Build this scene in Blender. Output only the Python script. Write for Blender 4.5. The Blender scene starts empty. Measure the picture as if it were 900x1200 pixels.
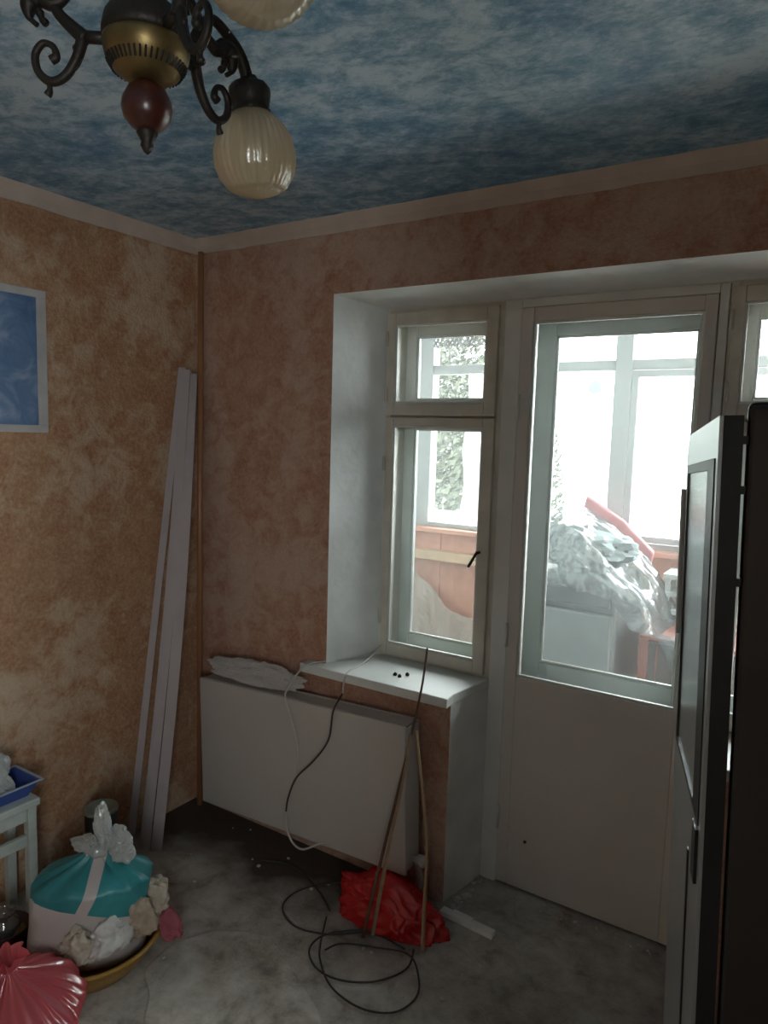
import bpy, bmesh, math, random
from mathutils import Vector, Matrix, noise
S = bpy.context.scene
COL = S.collection
PI = math.pi

# ------------------------------------------------------------------ camera
cam_d = bpy.data.cameras.new('camera')
cam = bpy.data.objects.new('camera', cam_d); COL.objects.link(cam)
cam_d.sensor_fit = 'VERTICAL'; cam_d.sensor_height = 36.0
cam_d.lens = 834.49 * 36.0 / 1200.0
cam_d.clip_start = 0.02; cam_d.clip_end = 300
YAW, PITCH, ROLL = .5697, -.1082, .0291
f = Vector((-math.sin(YAW)*math.cos(PITCH), math.cos(YAW)*math.cos(PITCH), math.sin(PITCH)))
r = f.cross(Vector((0, 0, 1))).normalized(); u = r.cross(f)
r2 = math.cos(ROLL)*r + math.sin(ROLL)*u; u2 = -math.sin(ROLL)*r + math.cos(ROLL)*u
m = Matrix((r2, u2, -f)).transposed().to_4x4(); m.translation = Vector((2.4503, -2.2447, 1.7369))
cam.matrix_world = m
S.camera = cam

# ------------------------------------------------------------------ world, light, exposure
w = bpy.data.worlds.new('overcast_sky'); S.world = w; w.use_nodes = True
bg = w.node_tree.nodes['Background']
bg.inputs['Color'].default_value = (.93, .985, 1.0, 1); bg.inputs['Strength'].default_value = 14.0
pd = bpy.data.lights.new('sky_portal', 'AREA'); pd.shape = 'RECTANGLE'; pd.size = 3.9; pd.size_y = 1.3
pd.cycles.is_portal = True
po = bpy.data.objects.new('sky_portal', pd); COL.objects.link(po)
po.location = (2.2, 1.42, 1.84); po.rotation_euler = (-PI/2, 0, 0)   # daylight enters through the balcony glazing
pd2 = bpy.data.lights.new('sky_portal_side', 'AREA'); pd2.shape = 'RECTANGLE'; pd2.size = 1.1; pd2.size_y = .8
pd2.cycles.is_portal = True
po2 = bpy.data.objects.new('sky_portal_side', pd2); COL.objects.link(po2)
po2.location = (3.51, -3.30, 1.50); po2.rotation_euler = (0, PI/2, 0)   # sky light through the added fill window, unseen behind the camera
S.view_settings.view_transform = 'Standard'; S.view_settings.look = 'None'
S.view_settings.gamma = 1; S.view_settings.use_curve_mapping = False
S.view_settings.exposure = 0.5
S.cycles.transparent_max_bounces = 32
S.cycles.max_bounces = 10; S.cycles.diffuse_bounces = 6
S.cycles.sample_clamp_indirect = 6.0
S.cycles.caustics_reflective = False; S.cycles.caustics_refractive = False

# ------------------------------------------------------------------ helpers
def tag(o, label=None, cat=None, group=None, kind=None):
    if label: o['label'] = label
    if cat: o['category'] = cat
    if group: o['group'] = group
    if kind: o['kind'] = kind
    return o
def empty(name, loc=(0, 0, 0), rz=0.0):
    o = bpy.data.objects.new(name, None); COL.objects.link(o)
    o.location = loc; o.rotation_euler = (0, 0, rz); o.empty_display_size = .05
    return o
def mk(name, bm, mat, parent=None, smooth=False, bevel=0.0, seg=2, recalc=True):
    if recalc: bmesh.ops.recalc_face_normals(bm, faces=bm.faces)
    me = bpy.data.meshes.new(name); bm.to_mesh(me); bm.free()
    for mm in (mat if isinstance(mat, (list, tuple)) else [mat]): me.materials.append(mm)
    if smooth:
        for p in me.polygons: p.use_smooth = True
    o = bpy.data.objects.new(name, me); COL.objects.link(o)
    if parent is not None: o.parent = parent
    if bevel:
        b = o.modifiers.new('bevel', 'BEVEL'); b.width = bevel; b.segments = seg; b.limit_method = 'ANGLE'
        b.harden_normals = False
    return o
def box(bm, x0, x1, y0, y1, z0, z1, M=None, mi=0):
    vs = [bm.verts.new(Vector(c) if M is None else M @ Vector(c)) for c in
          ((x0,y0,z0),(x1,y0,z0),(x1,y1,z0),(x0,y1,z0),(x0,y0,z1),(x1,y0,z1),(x1,y1,z1),(x0,y1,z1))]
    for q in ((0,3,2,1),(4,5,6,7),(0,1,5,4),(1,2,6,5),(2,3,7,6),(3,0,4,7)):
        bm.faces.new([vs[i] for i in q]).material_index = mi
    return vs
def prism(bm, pts, a0, a1, axis='z', mi=0):
    def P(p, a):
        if axis == 'z': return (p[0], p[1], a)
        if axis == 'x': return (a, p[0], p[1])
        return (p[0], a, p[1])
    A = [bm.verts.new(P(p, a0)) for p in pts]; B = [bm.verts.new(P(p, a1)) for p in pts]
    fs = [bm.faces.new(A), bm.faces.new(B[::-1])]
    n = len(pts)
    for i in range(n): fs.append(bm.faces.new((A[i], B[i], B[(i+1) % n], A[(i+1) % n])))
    for q in fs: q.material_index = mi
    return fs
def spline(pts, n=8, closed=False):
    pts = [Vector(p) for p in pts]; out = []; L = len(pts)
    rng = range(L if closed else L-1)
    for i in rng:
        if closed: a, b, c, d = pts[i-1], pts[i], pts[(i+1) % L], pts[(i+2) % L]
        else: a, b, c, d = pts[max(i-1, 0)], pts[i], pts[i+1], pts[min(i+2, L-1)]
        for k in range(n):
            t = k/n
            out.append(.5*((2*b)+(-a+c)*t+(2*a-5*b+4*c-d)*t*t+(-a+3*b-3*c+d)*t**3))
    if not closed: out.append(pts[-1])
    return out
def tube(bm, pts, rad, seg=8, caps=True):
    pts = [Vector(p) for p in pts]; n = len(pts)
    rads = rad if isinstance(rad, (list, tuple)) else [rad]*n
    if len(rads) != n: rads = [rads[min(int(i*len(rads)/n), len(rads)-1)] + (rads[min(int(i*len(rads)/n)+1, len(rads)-1)]-rads[min(int(i*len(rads)/n), len(rads)-1)])*((i*len(rads)/n) % 1) for i in range(n)]
    rings = []; up = None
    for i in range(n):
        t = (pts[min(i+1, n-1)] - pts[max(i-1, 0)])
        if t.length < 1e-9: t = Vector((0, 0, 1))
        t.normalize()
        if up is None:
            up = Vector((0, 0, 1)) if abs(t.z) < .9 else Vector((1, 0, 0))
        s = t.cross(up)
        if s.length < 1e-6: s = t.cross(Vector((1, .3, 0)))
        s.normalize(); up = s.cross(t).normalized()
        rings.append([bm.verts.new(pts[i] + rads[i]*(math.cos(2*PI*k/seg)*s + math.sin(2*PI*k/seg)*up)) for k in range(seg)])
    for i in range(n-1):
        for k in range(seg):
            bm.faces.new((rings[i][k], rings[i][(k+1) % seg], rings[i+1][(k+1) % seg], rings[i+1][k]))
    if caps: bm.faces.new(rings[0][::-1]); bm.faces.new(rings[-1])
def lathe(bm, prof, seg=32, M=None, rib=0.0, ribn=24, twist=0.0):
    rings = []
    for (rr, z) in prof:
        ring = []
        for k in range(seg):
            a = 2*PI*k/seg
            q = rr*(1 + rib*math.cos(ribn*a + twist*z)) if rr > 1e-5 else rr
            v = Vector((q*math.cos(a), q*math.sin(a), z))
            ring.append(bm.verts.new(M @ v if M is not None else v))
        rings.append(ring)
    for i in range(len(rings)-1):
        for k in range(seg):
            bm.faces.new((rings[i][k], rings[i][(k+1) % seg], rings[i+1][(k+1) % seg], rings[i+1][k]))
    if prof[0][0] > 1e-5: bm.faces.new(rings[0][::-1])
    if prof[-1][0] > 1e-5: bm.faces.new(rings[-1])
    bmesh.ops.remove_doubles(bm, verts=bm.verts, dist=1e-6)
def look_M(loc, axis):   # local +z along axis
    q = Vector(axis).to_track_quat('Z', 'Y')
    return Matrix.Translation(Vector(loc)) @ q.to_matrix().to_4x4()
def fn(p, s=1.0, o=(0, 0, 0)): return noise.noise(Vector(p)*s + Vector(o))
def blob(center, size, seed, amp=.15, freq=3.0, sub=5, ridge=True, floor_z=0.0, shape=None):
    bm = bmesh.new(); bmesh.ops.create_icosphere(bm, subdivisions=sub, radius=1)
    o = Vector((seed*7.13, seed*3.7, seed*1.9)); c = Vector(center); s = Vector(size)
    for v in bm.verts:
        d = v.co.normalized(); n = 0; a = 1; fr = freq
        for k in range(4):
            t = noise.noise(d*fr + o)
            n += a*((1-2.4*abs(t)) if ridge else t); a *= .5; fr *= 2.1
        k = 1 + amp*(n-.6)
        p = Vector((d.x*s.x, d.y*s.y, d.z*s.z))*k
        if shape: p = shape(p, d)
        p += c
        if p.z < floor_z: p.z = floor_z + .0015*abs(fn(p, 40))
        v.co = p
    return bm
def crumple(center, size, seed, amp=.22, freq=1.6, sub=5, floor_z=None, rot=None, twist=0.0):
    # creased, faceted lump: cell borders stay proud as folds, faces between them are nearly flat
    bm = bmesh.new(); bmesh.ops.create_icosphere(bm, subdivisions=sub, radius=1)
    o = Vector((seed*5.13, seed*2.7, seed*1.3)); s = Vector(size); c = Vector(center)
    for v in bm.verts:
        d = v.co.normalized()
        q = d + .35*Vector((fn(d, 1.7, o), fn(d, 1.7, o+Vector((9, 0, 0))), fn(d, 1.7, o+Vector((0, 9, 0)))))
        D1 = noise.voronoi(q*freq + o)[0]; D2 = noise.voronoi(q*freq*2.3 + o)[0]
        k = 1 + amp*(1.3*(D1[0]) - .45) + amp*.45*(D2[0]-.35) + amp*1.1*fn(d, 1.1, o) - amp*.35*max(0, .12-(D1[1]-D1[0]))/.12
        p = Vector((d.x*s.x, d.y*s.y, d.z*s.z))*k
        if rot is not None: p = rot @ p
        p += c
        if floor_z is not None and p.z < floor_z: p.z = floor_z + .0015*abs(fn(p, 40))
        v.co = p
    return bm
def sheet(fnc, nu, nv, thick=0.0):
    bm = bmesh.new(); g = [[bm.verts.new(fnc(i/nu, j/nv)) for j in range(nv+1)] for i in range(nu+1)]
    for i in range(nu):
        for j in range(nv): bm.faces.new((g[i][j], g[i+1][j], g[i+1][j+1], g[i][j+1]))
    if thick:
        bmesh.ops.recalc_face_normals(bm, faces=bm.faces)
        bmesh.ops.solidify(bm, geom=bm.faces[:], thickness=thick)
    return bm

# ------------------------------------------------------------------ materials
def nt(name):
    mt = bpy.data.materials.new(name); mt.use_nodes = True
    t = mt.node_tree; b = t.nodes['Principled BSDF']
    return mt, t, b
def plain(name, col, rough=.6, metal=0.0, var=.08, nscale=12, bump=.0, bscale=60, coat=0, spec=None, sheen=0):
    mt, t, b = nt(name); N = t.nodes; L = t.links
    b.inputs['Roughness'].default_value = rough; b.inputs['Metallic'].default_value = metal
    if spec is not None: b.inputs['Specular IOR Level'].default_value = spec
    if coat: b.inputs['Coat Weight'].default_value = coat
    tc = N.new('ShaderNodeTexCoord')
    n = N.new('ShaderNodeTexNoise'); n.inputs['Scale'].default_value = nscale; n.inputs['Detail'].default_value = 5
    L.new(tc.outputs['Object'], n.inputs['Vector'])
    rp = N.new('ShaderNodeValToRGB'); L.new(n.outputs['Fac'], rp.inputs['Fac'])
    rp.color_ramp.elements[0].position = .3; rp.color_ramp.elements[1].position = .7
    rp.color_ramp.elements[0].color = tuple(max(0, c*(1-var)) for c in col)+(1,)
    rp.color_ramp.elements[1].color = tuple(min(1, c*(1+var)) for c in col)+(1,)
    L.new(rp.outputs['Color'], b.inputs['Base Color'])
    if bump:
        n2 = N.new('ShaderNodeTexNoise'); n2.inputs['Scale'].default_value = bscale; n2.inputs['Detail'].default_value = 4
        L.new(tc.outputs['Object'], n2.inputs['Vector'])
        bp = N.new('ShaderNodeBump'); bp.inputs['Strength'].default_value = bump; bp.inputs['Distance'].default_value = .01
        L.new(n2.outputs['Fac'], bp.inputs['Height']); L.new(bp.outputs['Normal'], b.inputs['Normal'])
    return mt
def ramp(N, stops):
    rp = N.new('ShaderNodeValToRGB'); e = rp.color_ramp.elements
    while len(e) < len(stops): e.new(.5)
    for k, (p, c) in enumerate(stops): e[k].position = p; e[k].color = tuple(c)+(1,) if len(c) == 3 else c
    return rp
def mixc(N, L, fac, a, b):
    mx = N.new('ShaderNodeMix'); mx.data_type = 'RGBA'
    if isinstance(fac, (int, float)): mx.inputs[0].default_value = fac
    else: L.new(fac, mx.inputs[0])
    for s, v in ((6, a), (7, b)):
        if isinstance(v, tuple): mx.inputs[s].default_value = v+(1,)
        else: L.new(v, mx.inputs[s])
    return mx.outputs[2]
def noisen(N, L, vec, scale, detail=5, dist=0.0, rough=.55):
    n = N.new('ShaderNodeTexNoise'); n.inputs['Scale'].default_value = scale; n.inputs['Detail'].default_value = detail
    n.inputs['Distortion'].default_value = dist; n.inputs['Roughness'].default_value = rough
    L.new(vec, n.inputs['Vector']); return n
def sponge_wall(name, deep, mid, pale, palefac=(.5, .62)):
    mt, t, b = nt(name); N = t.nodes; L = t.links
    tc = N.new('ShaderNodeTexCoord'); V = tc.outputs['Object']
    a = noisen(N, L, V, 2.2, 3); c = noisen(N, L, V, 13, 8, .6, .65); d = noisen(N, L, V, 70, 4, .3, .7)
    r1 = ramp(N, [(.35, deep), (.62, mid)]); L.new(c.outputs['Fac'], r1.inputs['Fac'])
    ms = N.new('ShaderNodeMath'); ms.operation = 'MULTIPLY_ADD'; L.new(c.outputs['Fac'], ms.inputs[0]); ms.inputs[1].default_value = .55
    L.new(a.outputs['Fac'], ms.inputs[2])
    mr = N.new('ShaderNodeMapRange'); mr.inputs[1].default_value = palefac[0]+.27; mr.inputs[2].default_value = palefac[1]+.32
    L.new(ms.outputs[0], mr.inputs[0])
    c1 = mixc(N, L, mr.outputs[0], r1.outputs['Color'], pale)
    r3 = ramp(N, [(.42, (0, 0, 0)), (.72, (1, 1, 1))]); L.new(d.outputs['Fac'], r3.inputs['Fac'])
    mf = N.new('ShaderNodeMath'); mf.operation = 'MULTIPLY'; L.new(r3.outputs['Color'], mf.inputs[0]); mf.inputs[1].default_value = .35
    c2 = mixc(N, L, mf.outputs[0], c1, tuple(min(1, k*1.35+.05) for k in pale))
    L.new(c2, b.inputs['Base Color']); b.inputs['Roughness'].default_value = .75
    ad = N.new('ShaderNodeMath'); ad.operation = 'ADD'; L.new(c.outputs['Fac'], ad.inputs[0]); L.new(d.outputs['Fac'], ad.inputs[1])
    bp = N.new('ShaderNodeBump'); bp.inputs['Strength'].default_value = .55; bp.inputs['Distance'].default_value = .012
    L.new(ad.outputs[0], bp.inputs['Height']); L.new(bp.outputs['Normal'], b.inputs['Normal'])
    return mt
def sky_paint(name, base=1.0):
    mt, t, b = nt(name); N = t.nodes; L = t.links
    tc = N.new('ShaderNodeTexCoord'); mp = N.new('ShaderNodeMapping'); L.new(tc.outputs['Object'], mp.inputs['Vector'])
    mp.inputs['Rotation'].default_value = (0, 0, -.57); mp.inputs['Scale'].default_value = (1, 1.35, 1)
    V = mp.outputs['Vector']
    a = noisen(N, L, V, 1.5, 3, .3); c = noisen(N, L, V, 9, 8, .25, .74); d = noisen(N, L, V, 34, 5, .3, .7)
    r1 = ramp(N, [(.27, (.08, .19, .36)), (.40, (.14, .30, .48)), (.50, (.27, .45, .60)), (.63, (.55, .69, .79))])
    m1 = N.new('ShaderNodeMath'); m1.operation = 'MULTIPLY_ADD'; L.new(d.outputs['Fac'], m1.inputs[0]); m1.inputs[1].default_value = .3
    m2 = N.new('ShaderNodeMath'); m2.operation = 'MULTIPLY_ADD'; L.new(a.outputs['Fac'], m2.inputs[0]); m2.inputs[1].default_value = .45
    L.new(c.outputs['Fac'], m2.inputs[2]); L.new(m2.outputs[0], m1.inputs[2])
    s = N.new('ShaderNodeMath'); s.operation = 'SUBTRACT'; L.new(m1.outputs[0], s.inputs[0]); s.inputs[1].default_value = .36
    L.new(s.outputs[0], r1.inputs['Fac'])
    L.new(r1.outputs['Color'], b.inputs['Base Color']); b.inputs['Roughness'].default_value = .55
    bp = N.new('ShaderNodeBump'); bp.inputs['Strength'].default_value = .4; bp.inputs['Distance'].default_value = .008
    L.new(d.outputs['Fac'], bp.inputs['Height']); L.new(bp.outputs['Normal'], b.inputs['Normal'])
    return mt
def floor_mat(name='dusty_screed', lift=1.0):
    mt, t, b = nt(name); N = t.nodes; L = t.links
    tc = N.new('ShaderNodeTexCoord'); V = tc.outputs['Object']
    a = noisen(N, L, V, 2.1, 4, .2); c = noisen(N, L, V, 9, 8, .25, .68); d = noisen(N, L, V, 55, 5, .3, .7)
    v = N.new('ShaderNodeTexVoronoi'); v.inputs['Scale'].default_value = 24; L.new(V, v.inputs['Vector'])
    r1 = ramp(N, [(.33, (.30*lift, .265*lift, .225*lift)), (.46, (.50*lift, .465*lift, .41*lift)), (.62, (.66*lift, .63*lift, .575*lift))]); L.new(c.outputs['Fac'], r1.inputs['Fac'])
    r2 = ramp(N, [(.40, (.30, .26, .22)), (.58, (1, 1, 1))])
    L.new(a.outputs['Fac'], r2.inputs['Fac'])
    mm = N.new('ShaderNodeMix'); mm.data_type = 'RGBA'; mm.blend_type = 'MULTIPLY'; mm.inputs[0].default_value = .40
    L.new(r1.outputs['Color'], mm.inputs[6]); L.new(r2.outputs['Color'], mm.inputs[7])
    r3 = ramp(N, [(.0, (.10, .085, .07)), (.09, (1, 1, 1))]); L.new(v.outputs['Distance'], r3.inputs['Fac'])
    m3 = N.new('ShaderNodeMix'); m3.data_type = 'RGBA'; m3.blend_type = 'MULTIPLY'
    r4 = ramp(N, [(.50, (0, 0, 0)), (.60, (1, 1, 1))]); L.new(c.outputs['Fac'], r4.inputs['Fac']); L.new(r4.outputs['Color'], m3.inputs[0])
    L.new(mm.outputs[2], m3.inputs[6]); L.new(r3.outputs['Color'], m3.inputs[7])
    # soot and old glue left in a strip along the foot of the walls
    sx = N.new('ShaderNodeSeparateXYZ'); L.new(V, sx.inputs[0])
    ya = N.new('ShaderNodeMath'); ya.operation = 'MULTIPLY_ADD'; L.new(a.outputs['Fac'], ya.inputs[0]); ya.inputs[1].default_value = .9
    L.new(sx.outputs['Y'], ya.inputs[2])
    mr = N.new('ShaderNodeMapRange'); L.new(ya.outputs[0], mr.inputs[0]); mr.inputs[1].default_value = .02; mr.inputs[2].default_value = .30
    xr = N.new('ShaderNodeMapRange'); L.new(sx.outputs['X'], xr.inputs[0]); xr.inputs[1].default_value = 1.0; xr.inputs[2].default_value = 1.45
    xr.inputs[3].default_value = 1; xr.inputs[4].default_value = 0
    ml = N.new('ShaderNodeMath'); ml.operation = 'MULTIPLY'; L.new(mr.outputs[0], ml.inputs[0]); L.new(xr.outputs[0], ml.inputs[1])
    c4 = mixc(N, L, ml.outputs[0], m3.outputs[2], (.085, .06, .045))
    L.new(c4, b.inputs['Base Color']); b.inputs['Roughness'].default_value = .85
    ad = N.new('ShaderNodeMath'); ad.operation = 'ADD'; L.new(c.outputs['Fac'], ad.inputs[0]); L.new(d.outputs['Fac'], ad.inputs[1])
    bp = N.new('ShaderNodeBump'); bp.inputs['Strength'].default_value = .5; bp.inputs['Distance'].default_value = .012
    L.new(ad.outputs[0], bp.inputs['Height']); L.new(bp.outputs['Normal'], b.inputs['Normal'])
    return mt
def thin_glass(name, tint=(1, 1, 1), haze=.0, gloss=.07, hcol=(.8, .85, .85)):
    mt, t, b = nt(name); N = t.nodes; L = t.links
    N.remove(b); out = N['Material Output']
    tr = N.new('ShaderNodeBsdfTransparent'); tr.inputs[0].default_value = tuple(tint)+(1,)
    gl = N.new('ShaderNodeBsdfGlossy'); gl.inputs['Roughness'].default_value = .03
    df = N.new('ShaderNodeBsdfDiffuse'); df.inputs[0].default_value = tuple(hcol)+(1,)
    tl = N.new('ShaderNodeBsdfTranslucent'); tl.inputs[0].default_value = tuple(hcol)+(1,)
    m0 = N.new('ShaderNodeMixShader'); m0.inputs[0].default_value = .5; L.new(df.outputs[0], m0.inputs[1]); L.new(tl.outputs[0], m0.inputs[2])
    m1 = N.new('ShaderNodeMixShader'); L.new(tr.outputs[0], m1.inputs[1]); L.new(m0.outputs[0], m1.inputs[2])
    if haze:
        tc = N.new('ShaderNodeTexCoord'); n = noisen(N, L, tc.outputs['Object'], 3.5, 5, .4)
        mr = N.new('ShaderNodeMapRange'); L.new(n.outputs['Fac'], mr.inputs[0]); mr.inputs[1].default_value = .35; mr.inputs[2].default_value = .7
        mr.inputs[3].default_value = haze*.5; mr.inputs[4].default_value = haze*1.5; L.new(mr.outputs[0], m1.inputs[0])
    else: m1.inputs[0].default_value = 0
    fr = N.new('ShaderNodeFresnel'); fr.inputs[0].default_value = 1.2
    m2 = N.new('ShaderNodeMixShader'); L.new(fr.outputs[0], m2.inputs[0])
    L.new(m1.outputs[0], m2.inputs[1]); L.new(gl.outputs[0], m2.inputs[2]); L.new(m2.outputs[0], out.inputs[0])
    return mt
def film(name, col, opac=.5, rough=.2, gloss=.25, bump=.0):
    mt, t, b = nt(name); N = t.nodes; L = t.links
    N.remove(b); out = N['Material Output']
    tr = N.new('ShaderNodeBsdfTransparent')
    gl = N.new('ShaderNodeBsdfGlossy'); gl.inputs['Roughness'].default_value = rough
    df = N.new('ShaderNodeBsdfDiffuse'); df.inputs[0].default_value = tuple(col)+(1,)
    tl = N.new('ShaderNodeBsdfTranslucent'); tl.inputs[0].default_value = tuple(col)+(1,)
    m0 = N.new('ShaderNodeMixShader'); m0.inputs[0].default_value = .4; L.new(df.outputs[0], m0.inputs[1]); L.new(tl.outputs[0], m0.inputs[2])
    m1 = N.new('ShaderNodeMixShader'); m1.inputs[0].default_value = opac; L.new(tr.outputs[0], m1.inputs[1]); L.new(m0.outputs[0], m1.inputs[2])
    m2 = N.new('ShaderNodeMixShader'); m2.inputs[0].default_value = gloss; L.new(m1.outputs[0], m2.inputs[1]); L.new(gl.outputs[0], m2.inputs[2])
    L.new(m2.outputs[0], out.inputs[0])
    if bump:
        tc = N.new('ShaderNodeTexCoord'); n = noisen(N, L, tc.outputs['Object'], 22, 5, .6)
        bp = N.new('ShaderNodeBump'); bp.inputs['Strength'].default_value = bump; bp.inputs['Distance'].default_value = .02
        L.new(n.outputs['Fac'], bp.inputs['Height'])
        for q in (gl, df): L.new(bp.outputs['Normal'], q.inputs['Normal'])
    return mt

M = {}
M['wall_left'] = sponge_wall('ochre_sponged_plaster', (.40, .18, .085), (.50, .285, .155), (.62, .47, .33))
M['wall_far'] = sponge_wall('terracotta_sponged_plaster', (.40, .185, .115), (.50, .29, .20), (.56, .40, .31), (.44, .60))
M['ceiling'] = sky_paint('painted_cloud_ceiling')
M['floor'] = floor_mat()
M['reveal'] = plain('chalky_white_plaster', (.78, .79, .77), .85, var=.12, nscale=5, bump=.25, bscale=30)
M['cornice'] = plain('cream_painted_trim', (.60, .51, .44), .8, var=.12, nscale=8, bump=.3, bscale=40)
M['room_white'] = plain('plain_cream_wall', (.55, .42, .33), .85, var=.1, nscale=4)
M['paint_white'] = plain('old_white_gloss_paint', (.74, .75, .72), .45, var=.07, nscale=6, bump=.08, bscale=45)
M['paint_cream'] = plain('aged_cream_paint', (.66, .63, .55), .5, var=.12, nscale=9, bump=.1, bscale=45)
M['door_paint'] = plain('old_white_door_paint', (.68, .64, .60), .5, var=.05, nscale=3, bump=.05, bscale=30)
M['sash_mint'] = plain('pale_mint_paint', (.62, .70, .68), .5, var=.06, nscale=6)
M['rad'] = plain('radiator_enamel', (.54, .50, .46), .4, var=.04, nscale=3)
M['raddark'] = plain('radiator_shadowed_grille', (.25, .24, .22), .6)
M['glass'] = thin_glass('window_glass', (.99, .996, .994), .03)
M['glass_dirty'] = thin_glass('dusty_glass', (.985, .995, .99), .035, hcol=(.8, .84, .84))
M['brass'] = plain('aged_dark_bronze', (.035, .028, .022), .5, .5, var=.3, nscale=20, bump=.15, bscale=120)
M['gold'] = plain('tarnished_gold_brass', (.20, .14, .055), .38, .75, var=.25, nscale=25)
M['woodball'] = plain('varnished_dark_red_wood', (.055, .012, .008), .3, var=.2, nscale=10, coat=.15)
M['slots'] = plain('black_slots', (.01, .008, .006), .7)

M['screed'] = floor_mat('pale_screed', 1.13)
SCREED = [(.867, -.99, 0), (.787, -.909, 0), (.715, -.87, 0), (.685, -.80, 0), (.690, -.694, 0), (.77, -.585, 0), (.921, -.515, 0), (1.107, -.60, 0), (1.298, -.70, 0), (1.5, -1.0, 0), (1.4, -1.5, 0), (.95, -1.3, 0)]
# ------------------------------------------------------------------ room shell
H = 2.55; X0, X1, XW0 = .7555, 1.325, .8555; ZT, ZF, D, ZS = 2.267, 2.238, .234, .809
RX = 3.30; BY = -4.2; XR1, XR0 = 2.87, 2.77; XB = 2.16    # right side of the opening, right parapet block
bm = bmesh.new(); box(bm, -.2, RX+.2, BY-.2, .45, -.12, 0)
flo = tag(mk('floor', bm, M['floor']), kind='structure')
bm = bmesh.new(); random.seed(11)
edge = spline(SCREED, 6)
prism(bm, [(p.x + .006*fn(p, 14), p.y + .006*fn(p, 14, (5, 0, 0))) for p in edge], -.001, .0045)
mk('screed_patch', bm, M['screed'], flo, bevel=.003)
bm = bmesh.new(); box(bm, -.2, RX+.2, BY-.2, .45, H, H+.12)
tag(mk('ceiling', bm, M['ceiling']), kind='structure')
bm = bmesh.new(); box(bm, -.2, 0, BY-.2, .45, 0, H)
tag(mk('wall_left', bm, M['wall_left']), kind='structure')
WY0, WY1, WZ0, WZ1 = -3.70, -2.90, 1.0, 2.05
bm = bmesh.new(); box(bm, RX, RX+.2, BY-.2, WY0, 0, H); box(bm, RX, RX+.2, WY1, .45, 0, H)
box(bm, RX, RX+.2, WY0, WY1, 0, WZ0); box(bm, RX, RX+.2, WY0, WY1, WZ1, H)
tag(mk('wall_right', bm, M['room_white']), kind='structure')
bm = bmesh.new(); box(bm, 0, RX, BY-.2, BY, 0, H)
tag(mk('wall_near', bm, M['room_white']), kind='structure')
# window wall: three full-depth masses with splayed white reveals, and the outer leaf behind the frames
bm = bmesh.new()
prism(bm, [(0, 0), (X0, 0), (XW0, D), (0, D)], ZS, H)                      # left of the opening
prism(bm, [(0, 0), (X1, 0), (1.367, D), (0, D)], 0, ZS-.036)               # below the left window
prism(bm, [(0, 0), (X0, 0), (XW0-.02, D), (0, D)], ZS-.036, ZS)
prism(bm, [(0, ZT), (D, ZF), (D, H), (0, H)], X0-.001, XR1+.001, 'x')       # above the opening
prism(bm, [(XR1, 0), (RX, 0), (RX, D), (XR0, D)], 0, H)
prism(bm, [(XB, 0), (XR1, 0), (XR1, D), (2.115, D)], 0, ZS-.036)
box(bm, 0, .86, D, .45, 0, H); box(bm, .86, 2.765, D, .45, 2.235, H); box(bm, 2.765, RX, D, .45, 0, H)
box(bm, .86, 1.365, D, .45, 0, ZS-.01); box(bm, 2.115, 2.765, D, .45, 0, ZS-.01)
bmesh.ops.recalc_face_normals(bm, faces=bm.faces)
for fc in bm.faces:
    c = fc.calc_center_median()
    fc.material_index = 0 if (c.y < .001) else 1
tag(mk('wall_far', bm, [M['wall_far'], M['reveal']]), kind='structure')
def cornice(name, p0, p1, nrm):
    p0, p1, nrm = Vector(p0), Vector(p1), Vector(nrm); bm = bmesh.new(); n = 60; rings = []
    for i in range(n+1):
        q = p0.lerp(p1, i/n); wv = .004*fn(q, 6) + .003*fn(q, 17)
        prof = [(0, -.058+wv), (.006, -.058+wv), (.012, -.03), (.026, -.008), (.032+wv, 0), (0, 0)]
        rings.append([bm.verts.new(q + nrm*a + Vector((0, 0, H+b))) for a, b in prof])
    for i in range(n):
        for k in range(6): bm.faces.new((rings[i][k], rings[i][(k+1) % 6], rings[i+1][(k+1) % 6], rings[i+1][k]))
    bm.faces.new(rings[0]); bm.faces.new(rings[-1][::-1])
    tag(mk(name, bm, M['cornice']), kind='structure')
cornice('trim_1', (0, 0, 0), (RX, 0, 0), (0, -1, 0))
cornice('trim_2', (0, 0, 0), (0, BY, 0), (1, 0, 0))
# window board with blunt end horns
bm = bmesh.new()
prism(bm, [(.667, -.062), (1.338, -.058), (1.334, 0), (1.367, D+.012), (XW0-.01, D+.012), (X0-.008, -.001), (.667, -.001)], ZS-.036, ZS)
sill = mk('trim_3', bm, M['paint_white'], bevel=.004); tag(sill, kind='structure')
bm = bmesh.new()
prism(bm, [(2.15, -.058), (2.95, -.058), (2.95, -.001), (XR1, -.001), (XR0, D+.012), (2.115, D+.012)], ZS-.036, ZS)
tag(mk('trim_4', bm, M['paint_white'], bevel=.004), kind='structure')

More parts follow.
